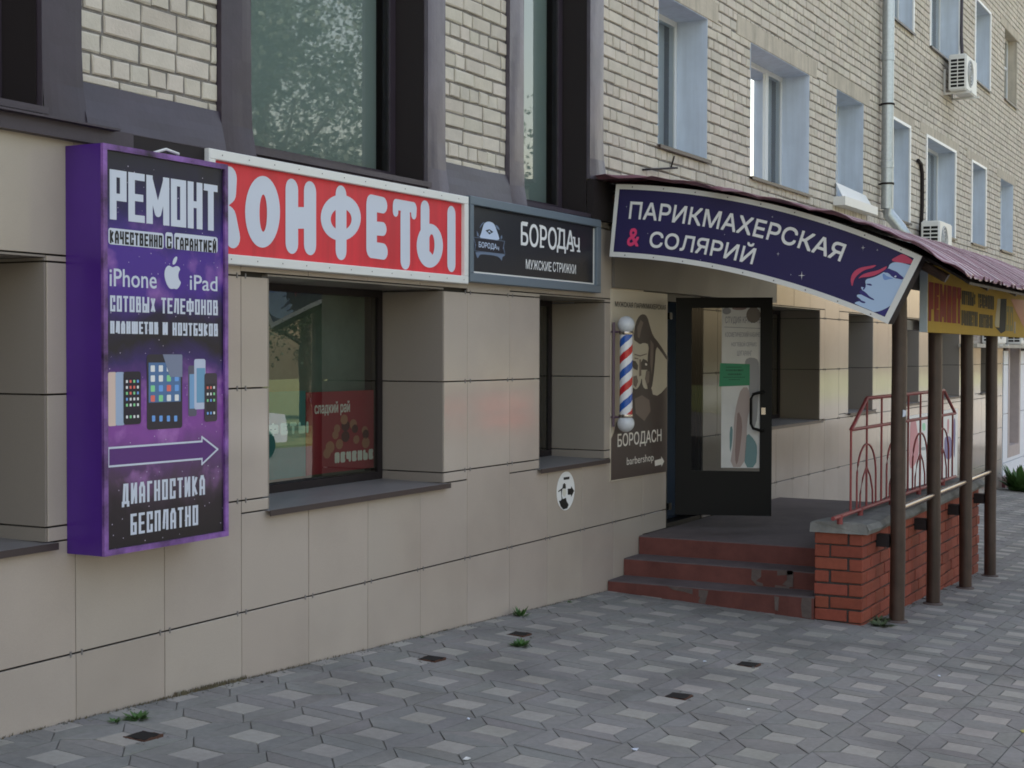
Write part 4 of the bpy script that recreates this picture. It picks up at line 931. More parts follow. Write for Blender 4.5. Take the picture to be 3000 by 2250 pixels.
m.mi = 3; AM([(1165, 160), (1200, 130), (1240, 180), (1400, 235), (1300, 235), (1200, 270)], .0016); m.mi = 4; AM([(1385, 190), (1425, 165), (1435, 200), (1400, 210)], .003)
m.mi = 2; AM([(1040, 850), (1200, 810), (1330, 730), (1420, 640), (1260, 955)], .0022)
m.build('face_print', [flat('skin', (130, 148, 206), k=2.), flat('scarf', (166, 62, 88), k=1.5), flat('deepnavy', (42, 38, 92)), flat('shade', (90, 114, 158), k=2.), P_white], arch)
m = MB()
for (x, y, r) in ((1325, 790, 24), (1722, 610, 14), (1172, 650, 12), (1815, 625, 7), (1135, 410, 7), (1255, 785, 6), (825, 525, 6), (190, 345, 6), (328, 518, 6), (670, 690, 6)):
    c = FX(1750 + x / 2.212, 450 + y / 2.212, XA - .003); rr = r / 2.212 / 391
    poly(m, [(c[0] + (rr if k % 2 == 0 else rr * .14) * math.cos(k * math.pi / 4), c[1] + (rr * 1.2 if k % 2 == 0 else rr * .14) * math.sin(k * math.pi / 4)) for k in range(8)], pX(XA - .002), .0035)
m.build('star_print', flat('starw', (190, 196, 225)), arch)

# -- yellow repair sign along the canopy edge
YY = -2.40; yel = thing('repair_sign', 'yellow repair sign with faded red letters hanging under the canopy edge', 'sign', (8.9, -2.37, 1.87))
M_yel = mat('yellow_banner', (.39, .255, .05), .7, nscale=3, namp=.1, spec=.08)
zT, zB = 2.40, 1.868
m = MB(); m.box(6.57, 11.35, YY, -2.345, zB, zT); m.build('panel', M_yel, yel); m = MB(); m.box(6.555, 6.57, YY - .004, -2.345, zB, zT); m.build('end_cap', mat('pale_cap', (.46, .54, .62), .5), yel)
Y2 = lambda x, y: FY(2680 + x / 6.38, 750 + y / 6.38, YY); YP = pY(YY - .001)
m = MB(); strokes(m, 'РЕМОНТ', Y2(262, 0)[0], Y2(870, 0)[0], Y2(262, 1215)[1], Y2(262, 480)[1], .048, YP, .15, o=.001); m.build('lettering', mat('faded_red', ink((112, 28, 28), 1.), .6, spec=.1, nscale=14, namp=.25), yel)
m = MB(); strokes(m, 'СОТОВЫХ', Y2(880, 0)[0], Y2(1140, 0)[0], Y2(880, 905)[1], Y2(880, 640)[1], .018, YP, .12, o=.001); strokes(m, 'ТЕЛЕФОНОВ', Y2(1185, 0)[0], Y2(1485, 0)[0], Y2(1185, 965)[1], Y2(1185, 700)[1], .018, YP, .12, o=.001)
strokes(m, 'ПЛАНШЕТОВ', Y2(878, 0)[0], Y2(1185, 0)[0], Y2(878, 1295)[1], Y2(878, 1010)[1], .018, YP, .12, o=.001); strokes(m, 'НОУТБУКОВ', Y2(1210, 0)[0], Y2(1465, 0)[0], Y2(1210, 1335)[1], Y2(1210, 1080)[1], .018, YP, .12, o=.001)
m.build('lettering', mat('faded_brown', ink((58, 52, 34), 1.), .6, spec=.1, nscale=14, namp=.3), yel)
m = MB(); m.mi = 0; poly(m, [Y2(*p) for p in [(1600, 800), (1715, 800), (1690, 1400), (1610, 1450), (1500, 1330), (1575, 1340)]], YP, .001); m.mi = 1; poly(m, [Y2(*p) for p in [(1545, 800), (1600, 800), (1575, 1330), (1500, 1320), (1490, 1250)]], YP, .001)
m.mi = 2; poly(m, [Y2(*p) for p in [(1790, 800), (2042, 830), (2042, 1350), (1990, 1250), (1860, 980)]], YP, .001)
m.mi = 3; poly(m, [Y2(*p) for p in [(1850, 1225), (1885, 1230), (1880, 1450), (1850, 1445)]], YP, .001); m.build('phone_print', [flat('ydark', (40, 46, 50), .7, .1, k=1.), flat('ygrey', (110, 108, 84), k=1.1), mat('faded_orange', ink((140, 80, 52), 1.3), .6), flat('ybrown', (70, 62, 42))], yel)
m = MB(); strokes(m, 'ОО', Y2(1712, 0)[0], Y2(1845, 0)[0], Y2(1712, 1400)[1], Y2(1712, 930)[1], .03, YP, .15, o=.001); m.build('price_print', mat('faded_olive', ink((92, 86, 52)), .6, spec=.1, nscale=14, namp=.3), yel)

# -- barbershop poster
ps = thing('barbershop_poster', 'brown and cream barbershop poster with a bearded man beside the doorway', 'poster', (6.5, -.01, .65))
PX0, PX1, PZ0, PZ1 = 5.912, 7.10, .65, 2.222
M_cream = mat('print_cream', ink((160, 152, 138), 1.7), .45, nscale=2, namp=.05); M_pb = mat('print_darkbrown', ink((58, 49, 47)), .42, nscale=2, namp=.08)
m = MB(); m.box(PX0, PX1, -.012, -.001, PZ0, PZ1); m.build('sheet', M_cream, ps)
QP = lambda x, y: FY(1750 + x / 2.764, 850 + y / 2.764, -.013); PP = pY(-.012)
m = MB()
def pp(L, o):
    ik = Ink(); ik.add(smooth_loop([QP(*p) for p in L], 1) if len(L) > 8 and o > .0012 else [QP(*p) for p in L]); ik.put(m, PP, o)
pp([(112, 1205), (135, 1150), (150, 1080), (200, 1000), (290, 830), (330, 800), (440, 800), (450, 845), (485, 855), (520, 830), (568, 775), (562, 1468), (110, 1542)], .001)
pp([(290, 400), (310, 260), (340, 205), (375, 192), (405, 215), (425, 290), (450, 370), (500, 430), (572, 545), (572, 580), (510, 490), (475, 450), (465, 600), (455, 700), (440, 800), (400, 830), (405, 560), (420, 440), (375, 425), (345, 440), (320, 420)], .0015)
pp([(285, 570), (310, 575), (330, 610), (325, 650), (300, 640), (285, 620)], .002); pp([(345, 600), (370, 555), (400, 570), (420, 620), (415, 645), (345, 645)], .002)
pp([(285, 780), (310, 810), (345, 770), (360, 700), (365, 780), (400, 810), (420, 770), (440, 800), (440, 860), (290, 860)], .002)
m.build('silhouette', M_pb, ps)
m = MB(); pp([(322, 300), (350, 240), (372, 262), (352, 330), (340, 390), (326, 380)], .002); pp([(430, 400), (455, 440), (452, 560), (440, 680), (428, 600)], .0021); pp([(300, 515), (345, 528), (400, 512), (400, 520), (345, 538), (300, 524)], .0021); pp([(300, 545), (330, 552), (332, 560), (300, 556)], .0021)
pp([(290, 700), (318, 690), (330, 740), (312, 790), (292, 770)], .0021); pp([(395, 650), (422, 660), (418, 740), (400, 770), (385, 720)], .0021); pp([(340, 560), (352, 560), (356, 690), (338, 700)], .0021); pp([(300, 880), (360, 850), (420, 890), (430, 980), (380, 1060), (310, 1000)], .0022)
m.build('portrait_shading', mat('print_taupe', ink((96, 84, 78)), .45), ps)
m = MB(); text(m, 'БОРОДАСН', PP, QP(168, 0)[0], QP(522, 0)[0], QP(168, 1290)[1], QP(168, 1165)[1], .012, 0, .003); text(m, 'barbershop', PP, QP(243, 0)[0], QP(460, 0)[0], QP(243, 1435)[1], QP(243, 1355)[1], .0, 0, .003)
pp([(463, 1380), (515, 1365), (515, 1345), (540, 1385), (518, 1430), (516, 1412), (465, 1425)], .003); pp([(385, 590), (402, 595), (400, 612), (385, 608)], .003)
m.build('lettering', flat('postw', (186, 178, 172)), ps)
m = MB(); text(m, 'МУЖСКАЯ ПАРИКМАХЕРСКАЯ', PP, QP(142, 0)[0], QP(555, 0)[0], QP(142, 133)[1], QP(142, 90)[1], .01, 0, .003); m.build('lettering', P_black, ps)
# barber pole
bp = thing('barber_pole', 'red white and blue striped barber pole with white globes on the poster', 'barber pole', (5.964, -.12, 1.05))
m = MB(); seg, rows = 48, 260; z0, z1, r = 1.20, 1.862, .053
for i in range(seg):
    for j in range(rows):
        ta, tb = 2 * math.pi * i / seg, 2 * math.pi * (i + 1) / seg; za, zb2 = z0 + (z1 - z0) * j / rows, z0 + (z1 - z0) * (j + 1) / rows
        ph = ((za + zb2) / 2 - .263 * ((ta + tb) / 2 + 1.0) / (2 * math.pi) - .02) / .263 % 1.
        m.mi = 1 if ph < .25 else (2 if .5 <= ph < .75 else 0)
        m.face([(5.964 + r * math.cos(t), -.12 + r * math.sin(t), z) for t, z in ((ta, za), (tb, za), (tb, zb2), (ta, zb2))])
m.build('striped_cylinder', [mat('pole_white', (.75, .76, .8), .2), mat('pole_blue', (.02, .10, .42), .2), mat('pole_red', (.50, .02, .03), .2)], bp)
for zc in (1.93, 1.125): m = MB(); m.sphere((5.964, -.12, zc), .071, 24, 14); m.build('globe', mat('globe_white', (.62, .64, .68), .25), bp, smooth=True)
for zc in (1.862, 1.188): m = MB(); m.lathe([(.01, -.012), (.058, -.012), (.06, 0), (.058, .012), (.01, .012)], (5.964, -.12, zc), 24); m.build('chrome_ring', M_steel, bp, smooth=True)
m = MB(); m.tube([(5.905, -.035, 1.10), (5.905, -.035, 1.95)], .012, 8); m.box(5.90, 5.97, -.075, -.012, 1.17, 1.185); m.box(5.90, 5.97, -.075, -.012, 1.865, 1.88); m.build('wall_bracket', mat('bracket_violet', (.10, .06, .09), .4), bp)
# oval sticker
ov = thing('oval_sticker', 'small white oval sticker with a dark arrow below the narrow window', 'sticker', (5.1, 0, .49))
cx, cz = 5.100, .640; E = lambda x, y: FY(1600 + x / 10.37, 1360 + y / 10.37, -.003)
m = MB(); m.prism([(a, -.003, b) for a, b in ell(cx, cz, .154, .149, 36)], (0, .0025, 0)); m.build('sheet', flat('stw', (196, 200, 212)), ov)
m = MB(); EP = pY(-.0035); 
def pe2(L):
    ik = Ink(); ik.add([E(*p) for p in L]); ik.put(m, EP, .0005)

pe2([(525, 400), (710, 375), (700, 455), (530, 480)]); pe2([(650, 745), (755, 735), (755, 665), (850, 810), (755, 1000), (750, 925), (655, 930)]); pe2([(490, 720), (510, 610), (550, 570), (590, 610), (600, 740), (500, 745), (480, 800), (470, 960), (500, 1060), (600, 1020), (620, 1120), (680, 1230), (640, 1340), (520, 1375), (440, 1280), (385, 1110), (430, 1110), (470, 1060), (455, 960), (450, 800), (365, 850), (360, 820)])
m.build('print', P_black, ov)
m = MB(); poly(m, [E(*p) for p in [(505, 760), (600, 760), (610, 880), (560, 1000), (510, 950), (490, 860)]], EP, .001); m.build('face_print', flat('sfc', (170, 168, 160)), ov)

# -- posters inside the sweet shop window
def FG(u, v): return FY(u, v, .515)
wp = thing('window_poster', 'red poster with brown biscuits behind the sweet shop glass', 'poster', (2.9, .515, .94))
(ax, az), (bx, bz) = FG(897, 1150), FG(1106, 1368); GP = pY(.515)
M_bk = mat('poster_red', ink((140, 38, 54), 1.4), .5, nscale=3, namp=.1)
m = MB(); m.box(ax, bx, .515, .518, bz, az); m.build('sheet', M_bk, wp)
Q2 = lambda x, y: FG(650 + x / 2.212, 700 + y / 2.212)
m = MB(); strokes(m, 'ПЕЧЕНЬЕ', Q2(730, 0)[0], Q2(980, 0)[0], Q2(730, 1455)[1], Q2(730, 1385)[1], .014, GP, .2, rnd=True, o=.001); text(m, 'сладкий рай', GP, Q2(600, 0)[0], Q2(828, 0)[0], Q2(800, 1140)[1], Q2(800, 1050)[1], .012, 0, .001); m.build('lettering', flat('posterw', (214, 204, 210)), wp)
m = MB()
for (x, y, r, k) in ((790, 1170, 30, 0), (800, 1210, 34, 1), (850, 1200, 30, 0), (860, 1230, 26, 1), (745, 1230, 26, 0), (735, 1270, 26, 0), (800, 1280, 34, 1), (925, 1240, 26, 0), (930, 1265, 28, 1), (930, 1320, 34, 0), (870, 1300, 26, 0), (700, 1350, 36, 0), (760, 1330, 30, 0), (680, 1390, 30, 0)):
    c = Q2(x, y); rr = r / 2.212 / 330; m.mi = k; poly(m, ell(c[0], c[1], rr, rr * .8, 14), GP, .0014 + .0003 * (x % 7))
m.build('biscuit_print', [flat('bisc', (160, 112, 92), k=1.3), flat('choc', (82, 40, 44), k=1.3)], wp)
wt = thing('window_poster', 'teal poster with pale letters behind the sweet shop glass, left half', 'poster', (2.2, .515, .94))
(ax, az), (cx2, cz2) = FG(745, 1150), FG(895, 1372)
m = MB(); m.box(ax, cx2, .515, .518, bz, az); m.build('sheet', mat('poster_teal', ink((36, 100, 106)), .5, nscale=3, namp=.2), wt)
m = MB(); strokes(m, 'КОНФЕТЫ', Q2(100, 0)[0], Q2(560, 0)[0], Q2(500, 1262)[1], Q2(500, 1185)[1], .012, GP, .25, rnd=True, o=.001); m.build('lettering', flat('tealw', (150, 190, 196)), wt)
for i, (u, hgt) in enumerate(((880, .42), (902, .5))):
    pass

# -- sheet and notice on the door glass
def dmap(s, z, o=0.): return hp(s, .0015 - .023 + o if True else o, z)
sgl = .022
def dm(a, b, o=0.):  # on the visible side of the glass
    return dpt(a, sgl + sgn * (.003 + o), b)
def sfor(u):
    best = min(range(0, 200), key=lambda k: abs(project(dpt(Ld * k / 199, .022, 1.3))[0] - u)); return Ld * best / 199
def zfor(u, v):
    s = sfor(u); p = project(dpt(s, .022, 1.3)); return 1.3 + (p[1] - v) / FPX * p[2]
dp = thing('door_poster', 'tall faded beauty studio poster on the open door glass', 'poster', dpt(.6, .02, .66))
s0, s1 = sfor(2114), sfor(2231); zt1, zb1 = zfor(2170, 899), zfor(2170, 1371)
M_paper = mat('faded_paper', ink((160, 160, 160)), .6, nscale=5, namp=.08)
def dprism(mb, P, th=.001):
    mb.prism([dm(a, b) for a, b in P], tuple(Vector(dm(0, 0, th)) - Vector(dm(0, 0, 0))))
m = MB(); dprism(m, [(s0, zb1), (s1, zb1), (s1, zt1), (s0, zt1)]); m.build('sheet', M_paper, dp)
D8 = lambda x, y: (sfor(2100 + x / 6.911), zfor(2100 + x / 6.911, 880 + y / 6.911)); D5 = lambda x, y: (sfor(1900 + x / 2.2117), zfor(1900 + x / 2.2117, 800 + y / 2.2117))
m = MB(); dt = lambda T, x0, x1, y0, y1: text(m, T, dm, D8(x0, 0)[0], D8(x1, 0)[0], D8((x0 + x1) / 2, y1)[1], D8((x0 + x1) / 2, y0)[1], .0, 0, .003)
dt('СТУДИЯ КРАСОТЫ', 160, 900, 330, 490); dt('КОСМЕТИЧЕСКИЙ КАБИНЕТ', 160, 900, 620, 740); dt('НОГТЕВОЙ СЕРВИС', 290, 800, 830, 930); dt('ШУГАРИНГ', 405, 700, 1020, 1120)
poly(m, [D8(140, 535), D8(890, 565), D8(890, 575), D8(140, 545)], dm, .003); m.build('lettering', flat('fade', (96, 98, 112)), dp)
m = MB(); 
def dq(L, o):
    ik = Ink(); ik.add(smooth_loop([D5(*p) for p in L], 1)); ik.put(m, dm, o)

m.mi = 0; dq([(620, 580), (640, 548), (700, 550), (718, 590), (715, 800), (700, 1000), (655, 1000), (650, 750), (640, 650)], .002)
m.mi = 1; dq([(600, 740), (650, 740), (660, 860), (640, 960), (640, 1100), (620, 1258), (530, 1258), (550, 1100), (555, 960), (570, 850)], .003)
m.mi = 2; dq([(580, 880), (610, 960), (600, 1100), (575, 1258), (560, 1200), (570, 1000)], .004)
m.mi = 3; dq([(640, 1030), (690, 1080), (708, 1130), (700, 1260), (622, 1260), (630, 1120)], .003); dq([(525, 1000), (548, 990), (545, 1100), (528, 1180)], .003)
m.mi = 0; dq(ell(503, 247, 28, 22, 12), .003); m.mi = 2; dq([(535, 220), (640, 222), (620, 240), (545, 240)], .003)
m.build('figure_print', [flat('dg1', (112, 112, 116)), flat('dg2', (140, 128, 126), k=1.5), flat('dg3', (112, 94, 92), k=1.5), flat('dg4', (84, 110, 114), k=1.5)], dp)
m = MB(); c = D5(676, 272); poly(m, [(c[0] + .062 * math.cos(a * math.pi / 12), c[1] + .070 * math.sin(a * math.pi / 12)) for a in range(24)], dm, .004); m.build('round_sticker', flat('stk', (84, 78, 74)), dp)
nn_ = thing('green_notice', 'green paper notice taped across the door glass', 'notice', dpt(.5, .02, 1.3))
m = MB(); P = [D5(458, 735), D5(655, 727), D5(655, 590), D5(462, 583)]; m.prism([dm(a, b, .005) for a, b in P], tuple(Vector(dm(0, 0, .001)) - Vector(dm(0, 0, 0)))); m.build('sheet', mat('green_paper', ink((46, 112, 82), 1.5), .7), nn_)
m = MB()
for (x0, x1, y) in ((500, 600, 610), (500, 612, 630), (512, 600, 656), (485, 622, 675), (520, 590, 690)):
    hgt = 6 if y in (630, 656) else 3
    k = x0
    while k < x1: w_ = random.uniform(5, 12); poly(m, [D5(k, y + hgt), D5(min(k + w_, x1), y + hgt), D5(min(k + w_, x1), y - hgt), D5(k, y - hgt)], dm, .007); k += w_ + 3
m.build('lettering', flat('gdark', (22, 70, 52)), nn_)

# -- far banner behind the posts
fb = thing('wall_banner', 'white advertising banner with pink figures low on the far wall', 'banner', (17.8, -.02, -.3))
m = MB(); m.box(16.15, 19.5, -.02, -.004, -.30, .80); m.build('sheet', M_white, fb)
m = MB(); FB = lambda x, y: FY(2640 + x / 6.383, 1180 + y / 6.383, -.021); 
def fp(L):
    ik = Ink(); ik.add(smooth_loop([FB(*p) for p in L], 2)); ik.put(m, pY(-.021), .001)

m.mi = 0; fp([(170, 290), (270, 290), (300, 500), (330, 700), (330, 980), (250, 1180), (150, 1260), (160, 700)]); fp([(860, 300), (900, 300), (890, 560), (865, 600)])
m.mi = 1; fp([(800, 680), (850, 620), (950, 640), (950, 1060), (820, 1060)]); fp([(975, 280), (1020, 300), (1010, 900), (985, 1100)]); m.mi = 2; fp([(390, 380), (455, 375), (455, 520), (400, 525)]); m.mi = 3; fp([(375, 830), (455, 820), (455, 890), (375, 890)])
m.build('print', [flat('bpink', (176, 120, 126), k=1.3), flat('bviolet', (104, 98, 136), k=1.3), flat('bgreen', (120, 168, 140)), flat('bgrey', (120, 124, 126))], fb)

# ================================================================== DOWNPIPE, AIR CONDITIONERS, CABLES
dp_ = thing('downpipe', 'galvanised downpipe with an angled outlet on the brick wall', 'downpipe', (14.53, -.1, 3.2))
pr = .078; xp = 14.53; yp = -.085
zs = [12.2, 10.2, 8.2, 6.9, 5.62, 4.2, 3.62]
for a, b in zip(zs, zs[1:]): m = MB(); m.tube([(xp, yp, a), (xp, yp, b + .0)], pr, 20, cap=False); m.build('pipe_section', M_galv, dp_, smooth=True)
for z in zs[1:-1]: m = MB(); m.lathe([(pr, -.05), (pr + .008, -.045), (pr + .008, .045), (pr, .05)], (xp, yp, z), 20); m.build('collar', M_galv, dp_, smooth=True)
for z in (5.0, 3.95, 7.5): m = MB(); m.lathe([(pr + .002, -.012), (pr + .014, -.012), (pr + .014, .012), (pr + .002, .012)], (xp, yp, z), 20); m.box(xp - .01, xp + .01, yp, YB, z - .01, z + .01); m.build('pipe_clamp', M_dark, dp_)
m = MB(); m.tube([(xp, yp, 3.62), (xp + .01, yp - .02, 3.55), (xp + .10, yp - .16, 3.36), (xp + .13, yp - .22, 3.27), (xp + .135, yp - .235, 3.08)], pr, 20); m.build('outlet_elbow', M_galv, dp_, smooth=True)

ac = thing('air_conditioner', 'white air conditioner unit high on the wall beside the upper windows', 'air conditioner', (18.75, 0, 5.78), 'air conditioner units on the facade')
def ac_unit():
    W_, D_, H_ = .84, .27, .56; y1 = -.07; y0 = y1 - D_; X0 = 18.33; Z = 5.78
    m = MB()
    bm = bmesh.new(); bmesh.ops.create_cube(bm, size=1)
    for v in bm.verts: v.co = Vector((X0 + W_ / 2 + v.co.x * W_, (y0 + y1) / 2 + v.co.y * D_, Z + H_ / 2 + v.co.z * H_))
    bmesh.ops.bevel(bm, geom=list(bm.edges), offset=.018, segments=3, affect='EDGES')
    m.v = [tuple(v.co) for v in bm.verts]; m.f = [tuple(v.index for v in f.verts) for f in bm.faces]; m.m = [0] * len(m.f); bm.free()
    m.build('casing', M_white, ac, smooth=True)
    for c in (0, 1):
        for r_ in range(8):
            ya, za = y0 + .03 + c * .11, Z + .05 + r_ * .056; m = MB(); m.box(X0 - .003, X0 + .004, ya, ya + .095, za, za + .036); m.build('side_grille', M_blackmetal, ac)
    m = MB(); P = ell(X0 + .32, Z + .29, .21, .21, 32); m.prism([(a, y0 - .004, b) for a, b in P], (0, .01, 0)); m.build('fan_guard', mat('fan_dark', (.22, .24, .26), .6), ac)
    m = MB()
    for k in range(1, 5): m.tube([(X0 + .32 + .05 * k * math.cos(t), y0 - .008, Z + .29 + .05 * k * math.sin(t)) for t in [2 * math.pi * i / 24 for i in range(25)]], .004, 5, cap=False)
    m.build('guard_rings', M_white, ac)
    m = MB(); 
    for xx in (X0 + .12, X0 + W_ - .15): m.box(xx, xx + .03, -.40, YB, Z - .035, Z - .005); m.box(xx, xx + .03, YB - .03, YB, Z - .03, Z + .36)
    m.build('bracket', M_white, ac)
ac_unit()
ac2 = copy_thing(ac, (16.98, 0, 3.06), 0, 'white air conditioner unit just above the canopy roof, half hidden')
copy_thing(ac, (21.9, .05, 1.87), 0, 'white air conditioner unit on the ledge, seen between the two right posts')
copy_thing(ac, (24.3, .05, 1.87), 0, 'white air conditioner unit on the ledge, seen right of the last post')
c_ = thing('cable', 'dark cable running down the brick wall to the upper air conditioner', 'cable', (19.2, 0, 6.3))
m = MB(); m.tube([(19.62, .01, 12), (19.62, .0, 8), (19.6, -.0, 6.9), (19.55, -.03, 6.5)], .028, 8); m.build('cable_run', M_trim, c_, smooth=True)
c_ = thing('cable', 'dark cable hanging down the wall behind the lower air conditioner', 'cable', (16.6, 0, 3.3))
P = [FY(u, v, .0) for u, v in ((2690, 470), (2698, 480), (2702, 510), (2702, 600), (2698, 680), (2702, 715))]
m = MB(); m.tube([(a, .0, b) for a, b in P], .028, 8); m.build('cable_run', M_dark, c_, smooth=True)
c_ = thing('metal_rod', 'bent metal rod sticking out of the brick above the canopy', 'rod', (6.9, 0, 3.3))
m = MB(); m.tube([(6.62, .03, 3.27), (6.66, -.02, 3.275), (7.27, -.03, 3.355), (7.28, .02, 3.36)], .010, 6); m.tube([(7.25, .02, 3.36), (7.25, -.01, 3.46)], .008, 6); m.build('rod_bar', M_dark, c_, smooth=True)

# ================================================================== SMALL THINGS ON THE GROUND
SOCK = [(-.03, -.435, 'rusty square socket in the pavement nearest the purple light box'), (2.415, -.445, 'rusty square socket in the pavement below the sweet shop window'),
        (3.54, -.432, 'rusty square socket in the pavement beside the green weed near the wall'), (2.551, -1.961, 'nearer rusty square socket out in the middle of the pavement'), (3.738, -1.949, 'farther rusty square socket out in the middle, towards the steps')]
for (x, y, lb) in SOCK:
    z = gz(x, y); o = thing('rusty_socket', lb, 'socket', (x, y, z), 'cut-off post sockets in the pavement'); h = .062
    m = MB()
    N_ = 7
    for (xa_, ya_, xb_, yb_) in ((-h, -h, h, -h), (h, -h, h, h), (h, h, -h, h), (-h, h, -h, -h)):
        for k in range(N_):
            t0, t1 = k / N_, (k + 1) / N_; j0, j1 = [.007 + .006 * noise.noise(Vector((x * 7 + xa_ * 40 + t * 3, y * 5 + ya_ * 40, 1))) for t in (t0, t1)]
            a = (x + xa_ + (xb_ - xa_) * t0, y + ya_ + (yb_ - ya_) * t0); b = (x + xa_ + (xb_ - xa_) * t1, y + ya_ + (yb_ - ya_) * t1)
            ai = (x + (a[0] - x) * .88, y + (a[1] - y) * .88); bi = (x + (b[0] - x) * .88, y + (b[1] - y) * .88)
            m.face([(*a, z - .01), (*b, z - .01), (*b, z + j1), (*a, z + j0)]); m.face([(*a, z + j0), (*b, z + j1), (*bi, z + j1), (*ai, z + j0)]); m.face([(*ai, z + j0), (*bi, z + j1), (*bi, z - .01), (*ai, z - .01)])
    m.build('rim', M_rust, o); m = MB(); m.box(x - h * .9, x + h * .9, y - h * .9, y + h * .9, z - .01, z + .009); m.build('hole_shade', M_hole, o)  # black plate inside the rim, coloured like the shade in a hole
    m = MB()
    for k in range(7):
        a = random.uniform(0, 6.28); r_ = random.uniform(.08, .13); s = random.uniform(.004, .012); m.prism([(x + r_ * math.cos(a) + s * math.cos(q), y + r_ * math.sin(a) + s * math.sin(q), z + .001) for q in (0, 1.4, 2.9, 4.4)], (0, 0, s * .6))
    m.build('broken_chip', M_cap, o)
def weed(x, y, n, r, hgt, lb, m_=M_leaf):
    z = gz(x, y); o = thing('weed', lb, 'weed', (x, y, z), 'weeds growing in the pavement'); m = MB()
    for k in range(n):
        a = random.uniform(0, 6.28); el = random.uniform(.1, 1.1); L_ = r * random.uniform(.5, 1); w_ = L_ * random.uniform(.22, .4); d = Vector((math.cos(a) * math.cos(el * .8), math.sin(a) * math.cos(el * .8), math.sin(el) * hgt / r)); sd = Vector((-math.sin(a), math.cos(a), random.uniform(-.3, .3)))
        b = Vector((x, y, z)) + Vector((math.cos(a), math.sin(a), 0)) * r * random.uniform(0, .35)
        m.face([b, b + d * L_ * .45 + sd * w_ * .5, b + d * L_, b + d * L_ * .5 - sd * w_ * .5])
    m.build('leaves', m_, o)
weed(.20, -.19, 60, .075, .05, 'low green weed at the wall foot by the nearest socket'); weed(.08, -.16, 26, .05, .03, 'small sparse weed tuft left of the nearest wall weed')
weed(3.195, -.625, 70, .08, .06, 'green leafy weed in front of the far socket near the wall'); weed(4.20, -.09, 45, .07, .10, 'pale weed sprouting against the wall foot below the oval sticker')
weed(5.05, -.05, 18, .035, .03, 'tiny sprout at the wall foot near the steps'); weed(2.95, -.04, 14, .03, .025, 'tiny sprout at the wall foot under the sweet shop sill')
weed(6.02, -2.2, 60, .10, .06, 'grey-green weed at the corner of the low brick wall', mat('dull_weed', (.07, .10, .045), .8, var=.3)); weed(6.25, -2.13, 40, .10, .05, 'weed at the foot of the first canopy post', MATS['dull_weed'])
weed(23.2, -.45, 260, .42, .62, 'large green bush of weeds at the far end of the wall'); weed(23.9, -.55, 120, .3, .16, 'low spreading weed beside the large far bush')
m = MB()
for k in range(1500):
    x = random.uniform(-.6, 5.85) if k > 420 else random.gauss(.95, .28); y = -random.uniform(.0, .022); z = gz(x, y) - .004; h = random.uniform(.006, .022) * (1.4 if abs(x - .95) < .3 else .8); w_ = random.uniform(.002, .006); a = random.uniform(-.5, .5)
    m.face([(x - w_, y, z), (x + w_, y, z), (x + w_ * .3 + a * h, y - .004, z + h), (x - w_ * .6 + a * h, y - .004, z + h * .8)])
m.build('dry_moss', M_dry, kind='stuff', cat='moss', label='dry moss and dead grass along the foot of the tiled wall')
m = MB()
for k in range(700):
    x = random.uniform(-.6, 10.3); yb = 0 if x < 5.8 else -2.1; y = yb - abs(random.gauss(0, .035)) - .004; z = gz(x, y); s_ = random.uniform(.0018, .006); a = random.uniform(0, 3)
    m.prism([(x + s_ * math.cos(a + q), y + s_ * math.sin(a + q), z) for q in (0, 1.6, 3.2, 4.7)], (0, 0, s_ * .8))
m.build('grit', M_cap, kind='stuff', cat='grit', label='grit and crumbs of mortar along the foot of the walls')
def litter(u, v, s, c, lb, kind='paper scrap'):
    d = ray(u, v); z = -.2
    for _ in range(12): t = (z - CAMP.z) / d.z; p = CAMP + d * t; z = gz(p.x, p.y) + .002
    m = MB(); P = [(p.x + s * random.uniform(.5, 1) * math.cos(a), p.y + s * .6 * random.uniform(.5, 1) * math.sin(a), z + random.uniform(0, .008)) for a in (0, 1.1, 2.1, 3.2, 4.2, 5.3)]
    m.prism(P, (0, 0, .003)); m.build(kind.replace(' ', '_'), c, loc=(p.x, p.y, z), label=lb, cat=kind, group='litter on the pavement')
litter(1860, 2197, .028, P_white, 'crumpled white scrap lowest in the middle of the pavement'); litter(2065, 1940, .02, P_white, 'white scrap near the farther middle socket'); litter(2193, 2080, .022, M_white, 'pale scrap on a light paver right of the middle sockets')
litter(1372, 2108, .016, P_white, 'tiny white scrap nearest the lower centre joint'); litter(1368, 2226, .03, M_white, 'pale smear of paper at the bottom centre edge'); litter(2998, 2143, .035, mat('yellow_leaf', (.35, .33, .08), .7), 'fallen yellow leaf at the right edge of the pavement', 'leaf')
litter(768, 1999, .018, P_black, 'black chip on the pavement by the wall foot', 'stone chip'); litter(2752, 1982, .02, P_white, 'thin white scrap right of the low wall')

